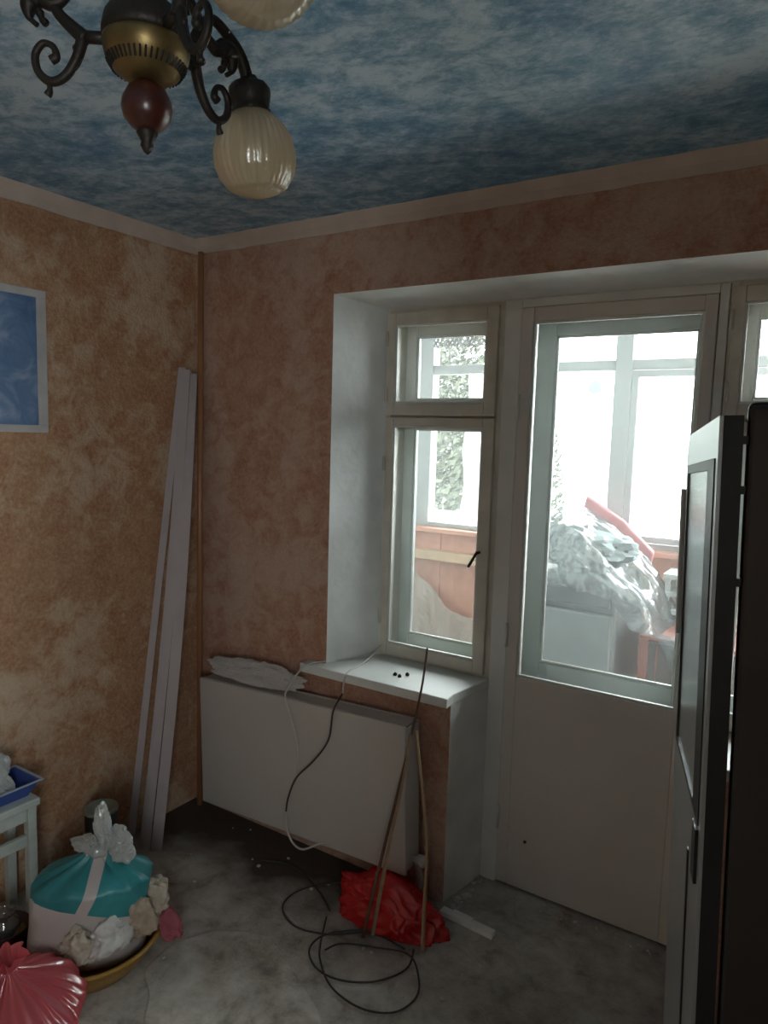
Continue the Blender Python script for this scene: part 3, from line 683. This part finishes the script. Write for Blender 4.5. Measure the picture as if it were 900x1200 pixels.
def sack_bm():
    bm = bmesh.new(); rings = []; seg = 96; nz = 60; HT = .36
    for i in range(nz+1):
        s = i/nz; z = s*HT
        if s < .12: k = .80 + .2*math.sin(s/.12*PI/2)
        elif s < .72: k = 1.0 - .03*math.sin((s-.12)*5)
        else: q = (s-.72)/.28; k = 1.0 - .84*(q*q*(3-2*q))
        ring = []
        for j in range(seg):
            a = 2*PI*j/seg; ca, sa = math.cos(a), math.sin(a)
            e = .75; rx = .185*abs(ca)**e*(1 if ca >= 0 else -1); ry = .115*abs(sa)**e*(1 if sa >= 0 else -1)
            p = Vector((rx*k, ry*k, 0)); rot = Matrix.Rotation(math.radians(46), 3, 'Z'); p = rot @ p
            q = max(0, (s-.5)/.5)
            p *= 1 + .035*fn((ca*1.3, sa*1.3, z*6), 2) + q*.14*abs(fn((ca*2.2, sa*2.2, z*2), 3.1)) - q*.05
            drift = Vector((.03, .02, 0))*s*s
            zz = z + .018*fn((ca, sa, 3), 2.5)*s
            ring.append(bm.verts.new(p + drift + Vector((0, 0, zz))))
        rings.append(ring)
    for i in range(nz):
        for j in range(seg): bm.faces.new((rings[i][j], rings[i][(j+1) % seg], rings[i+1][(j+1) % seg], rings[i+1][j]))
    bm.faces.new(rings[0][::-1]); bm.faces.new(rings[-1]); return bm
mk('sack_body', sack_bm(), mt, sk, smooth=True)
bm = crumple((.045, .030, .430), (.034, .022, .062), 2, .45, 1.7, 5, None, Matrix.Rotation(-.25, 3, 'Y')); mk('gathered_top', bm, mwp, sk)
bm = crumple((.100, .055, .385), (.050, .026, .050), 6, .40, 1.6, 5, None, Matrix.Rotation(.6, 3, 'Y')); mk('knotted_flap', bm, mwp, sk)
bm = crumple((.000, -.005, .385), (.055, .026, .022), 8, .40, 1.7, 5, None, Matrix.Rotation(-.35, 3, 'Y')); mk('side_fold', bm, mwp, sk)
bm = bmesh.new(); lathe(bm, [(.030, -.012), (.036, -.004), (.035, .006), (.026, .030)], 20, Matrix.Translation((.035, .022, .36)), rib=.1, ribn=6); mk('twine_collar', bm, mwp, sk, smooth=True)

ba = empty('yellow_basin', (.520, -.925, 0)); tag(ba, 'ochre yellow plastic basin on the floor under the sack', 'basin')
bm = bmesh.new(); lathe(bm, [(.150, .0), (.165, .004), (.200, .050), (.222, .092), (.232, .096), (.232, .102), (.216, .100), (.195, .052), (.160, .010), (0, .0095)], 64)
mk('basin_body', bm, plain('ochre_plastic', (.36, .20, .035), .35, var=.1), ba, smooth=True)
ba.location = (.505, -.920, 0); sk.location = (.490, -.915, .012)
mcloth = plain('cream_rag', (.50, .43, .35), .9, var=.15, nscale=20, bump=.2)
mcloth2 = plain('beige_rag', (.42, .33, .25), .9, var=.15, nscale=20, bump=.2)
mcloth3 = plain('white_plastic_rag', (.60, .57, .54), .5, var=.08)
mcloth4 = plain('dusty_pink_rag', (.38, .10, .12), .85, var=.2, nscale=30)
def rag(name, c, s, seed, mat, lab, fz=.03, rot=0.0, amp=.5):
    bm = crumple((0, 0, 0), s, seed, amp, 1.7, 5)
    bmesh.ops.transform(bm, matrix=Matrix.Translation(c) @ Matrix.Rotation(rot, 4, 'Y'), verts=bm.verts)
    for v in bm.verts:
        if v.co.z < fz: v.co.z = fz + .001*abs(fn(v.co, 40))
    tag(mk(name, bm, mat, smooth=True), lab, 'rag', 'rags in the basin'); 
rag('rag', (.625, -.905, .135), (.045, .085, .050), 21, mcloth3, 'bright cream folded rag on the basin rim in front of the sack', .103)
rag('rag', (.640, -.835, .150), (.050, .055, .050), 22, mcloth2, 'beige rag heaped in the basin right of the sack', .103)
rag('rag', (.575, -1.000, .120), (.050, .050, .055), 25, mcloth, 'cream rag hanging over the near edge of the basin', .103)
rag('rag', (.640, -.775, .185), (.055, .035, .060), 23, mcloth, 'grey-cream rag on the far right rim of the basin', .103)
rag('rag', (.690, -.765, .112), (.060, .028, .028), 27, mcloth4, 'dusty pink rag drooping off the right side of the basin', .030, .5)
# jar behind the sack
jr = empty('paint_can', (.215, -.665, 0)); tag(jr, 'dark paint can with a greenish lid behind the sack', 'can')
bm = bmesh.new(); lathe(bm, [(.055, 0), (.058, .003), (.058, .30), (.055, .302)], 28); mk('can_body', bm, plain('dark_can', (.035, .035, .03), .4, .4), jr, smooth=True)
bm = bmesh.new(); lathe(bm, [(.058, .3025), (.061, .305), (.061, .318), (.050, .320), (.048, .314), (0, .314)], 28); mk('lid', bm, plain('grey_green_lid', (.22, .25, .20), .4), jr, smooth=True)
# dark bucket and clear jar at the frame edge
bm = bmesh.new(); lathe(bm, [(.058, 0), (.072, .13), (.076, .135), (.070, .135), (.055, .006), (0, .006)], 36)
bk = mk('bucket', bm, plain('dark_maroon_plastic', (.05, .014, .010), .45), smooth=True); bk.location = (.310, -1.090, 0)
tag(bk, 'dark maroon bucket on the floor under the stool edge', 'bucket')
bm = bmesh.new(); lathe(bm, [(.050, .0), (.054, .004), (.054, .13), (.048, .145), (.036, .155), (.036, .175), (.040, .177)], 28)
jg = mk('clear_jar', bm, film('clear_jar_plastic', (.4, .4, .38), .25, .1, .18), smooth=True); jg.scale = (.85, .85, 1.0); jg.location = (.310, -1.090, .008)
tag(jg, 'clear bottle-like jar standing in the dark maroon bucket', 'jar')
# pink bag
mpk = film('pink_polythene', (.62, .10, .12), .93, .22, .12)
def pink_bm():
    bm = bmesh.new(); rings = []; seg = 160; nz = 56
    for i in range(nz+1):
        s = i/nz; ring = []
        if s < .8: k = math.sin(PI*(.10+.90*(s/.8)) if False else PI*(.16+.62*s/.8))
        if s < .8: zz = .185*(1-math.cos(PI*s/.8))/2*1.0
        base_k = math.sin(PI*(.2+.62*min(s, .8)/.8))
        if s >= .8: base_k = math.sin(PI*.82)*(1-(s-.8)/.2)**1.3 + .09*((s-.8)/.2)
        zz = .20*(s**.8) if s < .8 else .20*(.8**.8) + (s-.8)*.20
        fold = .0 if s < .25 else (s-.25)/.75
        for j in range(seg):
            a = 2*PI*j/seg; ca, sa = math.cos(a), math.sin(a)
            kk = base_k*(1 + fold*.075*math.sin(13*a+3*fn((ca, sa, 0), 2)) + fold*.08*math.sin(29*a) + .07*fn((ca, sa, s*2), 2.4, (9, 0, 0)))
            ring.append(bm.verts.new((.185*kk*ca, .17*kk*sa, zz + .012*fn((ca, sa, s), 3)*(1-fold))))
        rings.append(ring)
    for k in range(8):   # flared knot tails
        ring = []; s = k/7
        for j in range(seg):
            a = 2*PI*j/seg; rr = .016 + .040*s*(.6+.4*math.sin(3*a+1)+.25*math.sin(9*a))
            ring.append(bm.verts.new((rr*math.cos(a)-.012*s, rr*math.sin(a), .209 + .045*s*(1+.4*math.sin(2*a)))))
        rings.append(ring)
    for i in range(len(rings)-1):
        for j in range(seg): bm.faces.new((rings[i][j], rings[i][(j+1) % seg], rings[i+1][(j+1) % seg], rings[i+1][j]))
    bm.faces.new(rings[0][::-1]); return bm
pk = mk('pink_plastic_bag', pink_bm(), mpk, smooth=True); pk.scale = (1.12, 1.12, 1.0); pk.location = (.592, -1.235, 0); pk.rotation_euler = (0, 0, .3)
tag(pk, 'shiny pink plastic bag tied in a knot, full, nearest on the floor', 'bag')

# ------------------------------------------------------------------ upright cooler with the door ajar
co = empty('display_cooler', (2.3075, -.9005, 0), math.radians(1.2))
tag(co, 'tall dark upright cooler with a silver door standing ajar beside the balcony door', 'cooler')
mbody = plain('dark_brown_panel', (.022, .014, .012), .35, var=.15, nscale=4)
msil = plain('brushed_silver_grey', (.50, .53, .54), .28, .6, var=.05, nscale=2)
mdk = plain('black_rubber', (.018, .02, .022), .4)
bm = bmesh.new(); box(bm, 0, .56, .012, .56, .06, 1.809); mk('cabinet', bm, mbody, co, bevel=.012, seg=3)
bm = bmesh.new(); box(bm, .03, .53, .04, .53, 0, .06); mk('plinth', bm, mdk, co)
cd = empty('door_pivot', (0, 0, 0))
dirv = Vector((2.130-2.272, -.371+.906, 0)); dl = dirv.length; ang = math.atan2(dirv.y, dirv.x)
# door local frame: x along the door from hinge to free edge, y = outward face normal (to the left), z up
Mco = (Matrix.Translation(co.location) @ Matrix.Rotation(co.rotation_euler.z, 4, 'Z')).inverted()
Md = Mco @ Matrix.Translation((2.272, -.906, 0)) @ Matrix.Rotation(ang, 4, 'Z') @ Matrix(((1, 0, 0, 0), (0, 1, 0, 0), (-math.tan(math.radians(3.0)), 0, 1, 0), (0, 0, 0, 1)))
bpy.data.objects.remove(cd)
W = dl; T = .034
def dobj(name, bm, mat, parent=None, **k):
    if parent is None: bmesh.ops.transform(bm, matrix=Md, verts=bm.verts); return mk(name, bm, mat, co, **k)
    bmesh.ops.transform(bm, matrix=Md, verts=bm.verts); return mk(name, bm, mat, parent, **k)
def rr_outline(x0, x1, z0, z1, rad):
    pts = [(x0, z0), (x1, z0)]
    for k in range(9):
        a = k/8*PI/2; pts.append((x1-rad+rad*math.cos(a), z1-rad+rad*math.sin(a)))
    pts.append((x0, z1)); return pts
bm = bmesh.new(); ZB = .10; zt_ = 1.787
prism(bm, rr_outline(0, W, ZB, zt_, .075), -T, -.0025, 'y'); dr = dobj('door', bm, mdk)
bm = bmesh.new(); 
gz0, gz1, gx0_, gx1_ = 1.04, 1.716, .03, W-.035
pts = rr_outline(0.002, W, gz1, zt_, .075)
prism(bm, pts, -.0025, .004, 'y')
box(bm, .002, gx0_, -.0025, .004, ZB, gz1); box(bm, gx1_, W-.012, -.0025, .004, ZB, gz1); box(bm, gx0_, gx1_, -.0025, .004, ZB, gz0)
dobj('silver_trim', bm, msil, dr, bevel=.002)
bm = bmesh.new(); ring_frame(bm, gx0_+.001, gx1_-.001, gz0, gz1-.001, gx0_+.09, gx1_-.03, gz0+.012, gz1-.02, -.0025, .006)
dobj('black_gasket', bm, mdk, dr)
bm = bmesh.new(); box(bm, gx0_+.09, gx1_-.03, -.0025, .002, gz0+.012, gz1-.02)
dobj('glass', bm, plain('smoky_mirror_glass', (.34, .39, .40), .22, .35, var=.03, nscale=2), dr)
bm = bmesh.new(); box(bm, W-.020, W-.004, .004, .015, 1.30, 1.66); dobj('handle', bm, msil, dr, bevel=.003)
bm = bmesh.new(); box(bm, .025, .075, .004, .010, .93, 1.035); dobj('lock_plate', bm, mdk, dr, bevel=.001)
bm = bmesh.new(); box(bm, .155, .170, .004, .007, ZB+.02, .93); dobj('groove_strip', bm, mdk, dr)
bm = bmesh.new(); box(bm, W-.012, W-.001, -.0025, .003, ZB, gz1); dobj('edge_seal', bm, mdk, dr)
for hz in (1.745, 1.66, 1.50):
    bm = bmesh.new(); Mh = Matrix.Translation((-.0055, .012, hz)); box(bm, -.010, .010, -.006, .012, -.007, .007, Mh); mk('hinge', bm, mdk, co)

co.rotation_euler = (0, -math.radians(1.7), math.radians(1.2)); co.location = (2.3075+.052, -.9005, .001)   # stands a little out of plumb

# ------------------------------------------------------------------ balcony
YB = 1.36
msal = plain('salmon_board_paint', (.58, .30, .23), .7, var=.1, nscale=14, bump=.1)
mledge = plain('ochre_ledge_paint', (.55, .38, .25), .6, var=.1)
mpvc = plain('greyed_plastic_frame', (.36, .37, .38), .4, var=.03)
mbw = plain('whitewashed_balcony_wall', (.74, .77, .75), .8, var=.08, nscale=4)
bm = bmesh.new(); box(bm, .0, 4.3, .45, 1.50, -.12, -.01); tag(mk('balcony_floor', bm, plain('balcony_concrete', (.32, .29, .26), .85, var=.15)), kind='structure')
bm = bmesh.new(); box(bm, .0, 4.3, .451, 1.50, 2.56, 2.67); tag(mk('balcony_ceiling', bm, mbw), kind='structure')
bm = bmesh.new(); box(bm, .17, .27, .451, 1.50, -.01, 2.56); tag(mk('wall_balcony_left', bm, mbw), kind='structure')
bm = bmesh.new(); box(bm, 4.2, 4.3, .451, 1.50, -.01, 2.56); tag(mk('wall_balcony_right', bm, mbw), kind='structure')
par = empty('wall_balcony_parapet', (.3, YB, 0)); tag(par, kind='structure')
me_b = None
x = .27; k = 0
while x < 4.18:
    if me_b is None:
        bm = bmesh.new(); box(bm, 0, .088, 0, .018, 0, 1.185); o = mk('board', bm, msal, par, bevel=.002); me_b = o.data
        o.location = (x-.3, 0, 0)
    else:
        o = bpy.data.objects.new('board', me_b); COL.objects.link(o); o.parent = par; o.location = (x-.3, .003*math.sin(k*2.3), 0)
    x += .0895; k += 1
bm = bmesh.new(); box(bm, -.03, 3.9, -.045, .11, 1.186, 1.212); mk('cap_rail', bm, msal, par, bevel=.003)
bm = bmesh.new(); box(bm, -.03, 3.9, -.06, -.002, 1.03, 1.085); mk('ledge_rail', bm, mledge, par, bevel=.003)
bm = bmesh.new(); box(bm, -.03, 3.9, -.035, -.002, .60, .66); mk('lower_rail', bm, msal, par, bevel=.003)
bw = empty('window_3', (.3, YB+.06, 1.212)); tag(bw, kind='structure')
def PB(o): o.location = (-.3, -YB-.06, -1.212); return o
bm = bmesh.new()
y0, y1 = YB+.03, YB+.09
box(bm, .27, 4.2, y0, y1, 2.088, 2.138); box(bm, .27, 4.2, y0, y1, 2.45, 2.56); box(bm, .27, 4.2, y0, y1, 1.212, 1.240)
posts = [(.345, .435), (1.462, 1.545), (2.62, 2.70), (3.75, 3.83)]
for a, b_ in posts: box(bm, a, b_, y0-.012, y1+.006, 1.213, 2.52)
PB(mk('frame', bm, mpvc, bw, bevel=.003))
for i in range(3):
    a, b_ = posts[i][1], posts[i+1][0]
    for za, zb in ((1.24, 2.088), (2.138, 2.45)):
        bm = bmesh.new(); box(bm, a, b_, YB+.058, YB+.061, za, zb); PB(mk('pane', bm, M['glass'], bw))
    if i == 0: continue
    bm = bmesh.new(); ring_frame(bm, a+.004, b_-.004, 1.244, 2.084, a+.034, b_-.034, 1.275, 2.052, YB+.02, YB+.05); PB(mk('sash', bm, mpvc, bw, bevel=.002))
# lace valance and sheer curtain with a torn gap
mlace = plain('dingy_grey_lace', (.26, .25, .25), .9)
def lace():
    bm = bmesh.new(); nx, nz = 110, 22; x0, x1 = .44, 1.02
    def z_lo(x): return 2.222 + .016*abs(math.sin(x*PI/.060))
    g = []
    for i in range(nx+1):
        x = x0+(x1-x0)*i/nx
        g.append([bm.verts.new((x, YB-.002+.006*math.sin(x*60), z_lo(x)+(2.312-z_lo(x))*j/nz)) for j in range(nz+1)])
    for i in range(nx):
        for j in range(nz):
            x = x0+(x1-x0)*(i+.5)/nx; zz = j/nz
            hole = (math.sin(x*PI/.015)*math.sin(zz*PI*4.2+1) > .45) and 1 < j < nz-2
            if not hole: bm.faces.new((g[i][j], g[i+1][j], g[i+1][j+1], g[i][j+1]))
    return bm
lc = mk('lace_valance', lace(), mlace); tag(lc, 'scalloped white lace valance across the top of the balcony window', 'curtain')
msheer = film('bright_sheer', (.80, .80, .74), .62, .6, .0)
def sheer():
    bm = bmesh.new(); nx, nz = 110, 90; x0, x1, z0, z1 = .438, 1.10, 1.241, 2.086; g = []
    for i in range(nx+1):
        x = x0+(x1-x0)*i/nx
        g.append([bm.verts.new((x, YB+.012+.006*math.sin(x*70), z0+(z1-z0)*j/nz)) for j in range(nz+1)])
    for i in range(nx):
        for j in range(nz):
            x = x0+(x1-x0)*(i+.5)/nx; z = z0+(z1-z0)*(j+.5)/nz
            edge = .655 + .03*(z-1.7) + .010*math.sin(z*14)
            low = 1.315 + 1.5*max(0, x-.60)**1.5 + .12*max(0, .55-x)
            if x < edge and z > low: continue
            bm.faces.new((g[i][j], g[i+1][j], g[i+1][j+1], g[i][j+1]))
    return bm
sh = mk('sheer_curtain', sheer(), msheer); tag(sh, 'bright sheer curtain with a round-bottomed gap onto the trees', 'curtain')
# film-wrapped board on the balcony behind the window
mfb = film('dusty_polythene', (.66, .56, .50), .72, .25, .10, .3)
def drape(a, s):
    x = .40 + .60*a; top = .98 - .50*a if a < .45 else .755 - .10*(a-.45); zz = top*(1-s) + .012*s
    return Vector((x, YB-.085 - .10*s + .025*fn((x*9, zz*3, 0), 1) + .012*fn((x*22, zz*9, 2), 1), zz + .012*fn((x*12, s*5, 4), 1)))
tag(mk('polythene_sheet', sheet(drape, 60, 26, .0015), mfb), 'dusty polythene sheet slung along the salmon balcony boards below the window', 'plastic')
# shrouded washing machine
ap = empty('old_refrigerator', (1.52, .95, -.01)); tag(ap, 'white appliance standing on the balcony under clear plastic film', 'appliance')
mapp = plain('appliance_enamel', (.34, .36, .37), .35, var=.03)
bm = bmesh.new(); box(bm, -.24, .185, -.20, .26, .03, 1.155); mk('casing', bm, mapp, ap, bevel=.02, seg=3)
bm = bmesh.new(); box(bm, -.235, .175, -.235, -.202, .05, 1.02); mk('door_panel', bm, mapp, ap, bevel=.008)
bm = bmesh.new(); box(bm, -.22, .16, -.230, -.202, 1.05, 1.12); mk('dark_control_strip', bm, plain('grey_strip', (.16, .18, .19), .4), ap, bevel=.004)
for lx, ly in ((-.2, -.16), (.14, -.16), (-.2, .2), (.14, .2)):
    bm = bmesh.new(); lathe(bm, [(.02, 0), (.02, .03)], 12, Matrix.Translation((lx, ly, 0))); mk('foot', bm, mdk, ap)
mfilm = film('clear_grey_film', (.15, .185, .20), .62, .14, .20, .35)
def shroud(a, s):
    x = 1.25 + .74*a
    top = 1.45 - .10*a - .56*a**2.6 - .25*max(0, a-.8)
    if a < .15: top -= .5*(.15-a)
    bot = 1.11 - .05*a if a < .60 else max(.975, 1.08 - .9*(a-.60))
    ss = s
    if ss < .45: q = ss/.45; y = 1.20 - .46*q; z = top - .03 + .03*math.sin(q*PI) - .04*q
    else: q = (ss-.45)/.55; y = .74 - .060*q; z = (top-.04) + (bot-(top-.04))*q
    c = .05*fn((x*5, y*4, z*5), 1) + .030*(1-2*abs(fn((x*9+z*6, y*7, z*4), 1))) + .010*fn((x*30, y*30, z*30), 1)
    return Vector((x + .5*c*.5, y - max(-.02, c)*.8, z + c*.7))
fl = mk('plastic_shroud', sheet(shroud, 110, 80, 0), mfilm, smooth=True); tag(fl, 'large clear plastic film heaped over the white appliance on the balcony', 'plastic')
bm = blob((1.50, .96, 1.245), (.20, .19, .095), 31, .22, 2.0, 4, True, 1.147); tag(mk('wrapped_bundle', bm, plain('pale_bundle_cloth', (.26, .30, .31), .8)), 'pale bundle lying on the appliance inside the plastic film', 'bundle')
bm = bmesh.new()
vs = [(1.395, 1.19, 1.385), (1.415, 1.19, 1.47), (1.60, 1.19, 1.36), (1.745, 1.19, 1.225), (1.73, 1.19, 1.15), (1.56, 1.19, 1.27)]
A = [bm.verts.new(v) for v in vs]; B = [bm.verts.new((v[0], v[1]+.03, v[2]+.004)) for v in vs]
bm.faces.new(A); bm.faces.new(B[::-1])
for i in range(6): bm.faces.new((A[i], B[i], B[(i+1) % 6], A[(i+1) % 6]))
tag(mk('pink_packet', bm, plain('faded_pink_plastic', (.60, .27, .29), .5), bevel=.008), 'long faded pink packet sticking up behind the plastic film', 'packet')
cr = empty('wooden_crate', (1.93, .86, -.01)); tag(cr, 'brown wooden box beside the appliance at the door glass edge', 'box')
mcr = plain('reddish_brown_wood', (.30, .09, .06), .5, var=.2, nscale=8); mcr2 = plain('dark_brown_wood', (.09, .065, .055), .55, var=.2)
bm = bmesh.new(); box(bm, -.125, -.090, -.12, .2, 0, .945); mk('side_panel', bm, mcr, cr, bevel=.002)
bm = bmesh.new(); box(bm, .25, .27, -.12, .2, 0, .945); mk('side_panel', bm, mcr, cr, bevel=.002)
bm = bmesh.new(); box(bm, -.090, .25, -.105, -.09, .02, .93); mk('front_panel', bm, mcr2, cr)
bm = bmesh.new(); box(bm, -.125, .27, -.12, .20, .945, .957); mk('top', bm, mcr, cr, bevel=.002)
bm = bmesh.new(); box(bm, -.060, -.055, -.110, -.105, .03, .92); mk('inlay_strip', bm, mcr, cr)
# slatted shelf farther along the balcony
sr = empty('slatted_rack', (2.02, 1.175, -.01)); tag(sr, 'pale slatted rack at the far edge of the door glass', 'rack')
mrk = plain('pale_rack', (.50, .52, .52), .5)
for px in (-.20, .30):
    for py in (-.07, .08):
        bm = bmesh.new(); box(bm, px, px+.02, py, py+.02, 0, 1.14); mk('post', bm, mrk, sr)
for i, hz in enumerate((1.14, 1.06, .98, .90, .70, .45, .2)):
    bm = bmesh.new(); box(bm, -.21, .33, -.08, .11, hz, hz+.022); mk('slat', bm, mrk, sr, bevel=.002)

# ------------------------------------------------------------------ outside
mleaf = plain('tree_leaf', (.028, .032, .017), .8, var=.12, nscale=.8)
mlf2 = plain('tree_leaf_pale', (.032, .037, .02), .7, var=.15, nscale=.8)
mbark = plain('bark', (.14, .10, .07), .9)
def tree(x, y, base, hgt, rad, seed, lab, mat):
    t = empty('tree', (x, y, base)); tag(t, lab, 'tree', 'trees beyond the balcony')
    bm = bmesh.new(); tube(bm, spline([(0, 0, 0), (.1, .05, hgt*.35), (-.05, .1, hgt*.62), (.1, 0, hgt*.85)], 5), [.22, .17, .11, .05], 9)
    rnd = random.Random(seed)
    for k in range(9):
        a = rnd.random()*6.28; z = hgt*rnd.uniform(.35, .7)
        tube(bm, spline([(0, 0, z), (math.cos(a)*rad*.4, math.sin(a)*rad*.4, z+rad*.3), (math.cos(a)*rad*.75, math.sin(a)*rad*.75, z+rad*.5)], 4), [.08, .05, .02], 6)
    mk('trunk', bm, mbark, t, smooth=True)
    vs, fs = [], []
    for k in range(42000):
        while True:
            p = Vector((rnd.uniform(-1, 1), rnd.uniform(-1, 1), rnd.uniform(-1, 1)))
            if p.length < 1 and p.length > .25: break
        if fn(p, 2.2, (seed, 0, 0)) < -.34: continue
        c = Vector((p.x*rad, p.y*rad, hgt*.68 + p.z*hgt*.36)); s = rnd.uniform(.04, .075)
        n = Vector((rnd.gauss(0, 1), rnd.gauss(0, 1), rnd.gauss(.6, 1))).normalized(); a = n.orthogonal().normalized(); b = n.cross(a)
        i = len(vs); vs += [c-a*s, c+b*s*.5, c+a*s, c-b*s*.5]; fs.append((i, i+1, i+2, i+3))
    me = bpy.data.meshes.new('foliage'); me.from_pydata(vs, [], fs); me.materials.append(mat)
    o = bpy.data.objects.new('foliage', me); COL.objects.link(o); o.parent = t; o['kind'] = 'stuff'
G = -7.0
tree(-3.4, 8.2, G, 10.6, 2.3, 3, 'green tree crown filling the gap in the sheer curtain', mleaf)
tree(-7.0, 12.5, G, 11.5, 3.0, 8, 'taller pale green tree behind the nearer crown', mlf2)
bm = bmesh.new(); box(bm, -60, 60, 1.8, 90, G-.2, G); tag(mk('ground', bm, plain('yard_ground', (.50, .50, .47), .9, var=.1, nscale=.4)), kind='structure')
fb = empty('apartment_building', (-2, 24, G)); tag(fb, 'pale apartment block across the yard behind the door glass', 'building')
mfac = plain('pale_facade', (.74, .76, .76), .8, var=.03, nscale=.5)
bm = bmesh.new(); box(bm, -10, 24, 0, 9, 0, 15); mk('wall', bm, mfac, fb)
mgl = plain('facade_window', (.45, .50, .50), .5)
mw = bmesh.new(); box(mw, -.7, .7, -.06, .05, 0, 1.4); first = None
for i in range(9):
    for j in range(5):
        if first is None: first = mk('window', mw, mfac, fb, bevel=.0); o = first
        else: o = bpy.data.objects.new('window', first.data); COL.objects.link(o); o.parent = fb
        o.location = (-8.4+i*3.6, 0, 1.1+j*2.9)
        bm = bmesh.new(); box(bm, -.6, .6, -.075, -.061, .1, 1.3); pn = mk('pane', bm, mgl, o)
ac = empty('air_conditioner', (-5.35, 23.6, 3.35)); tag(ac, 'small boxy air conditioner on the far facade', 'air conditioner')
bm = bmesh.new(); box(bm, -.45, .45, -.2, .33, 0, .6); mk('casing', bm, plain('ac_grey', (.085, .09, .09), .5), ac, bevel=.02)
bm = bmesh.new(); lathe(bm, [(.23, 0), (.25, .02), (.23, .03), (0, .03)], 28, look_M((.14, -.2, .3), (0, -1, 0))); mk('fan_grille', bm, mdk, ac)
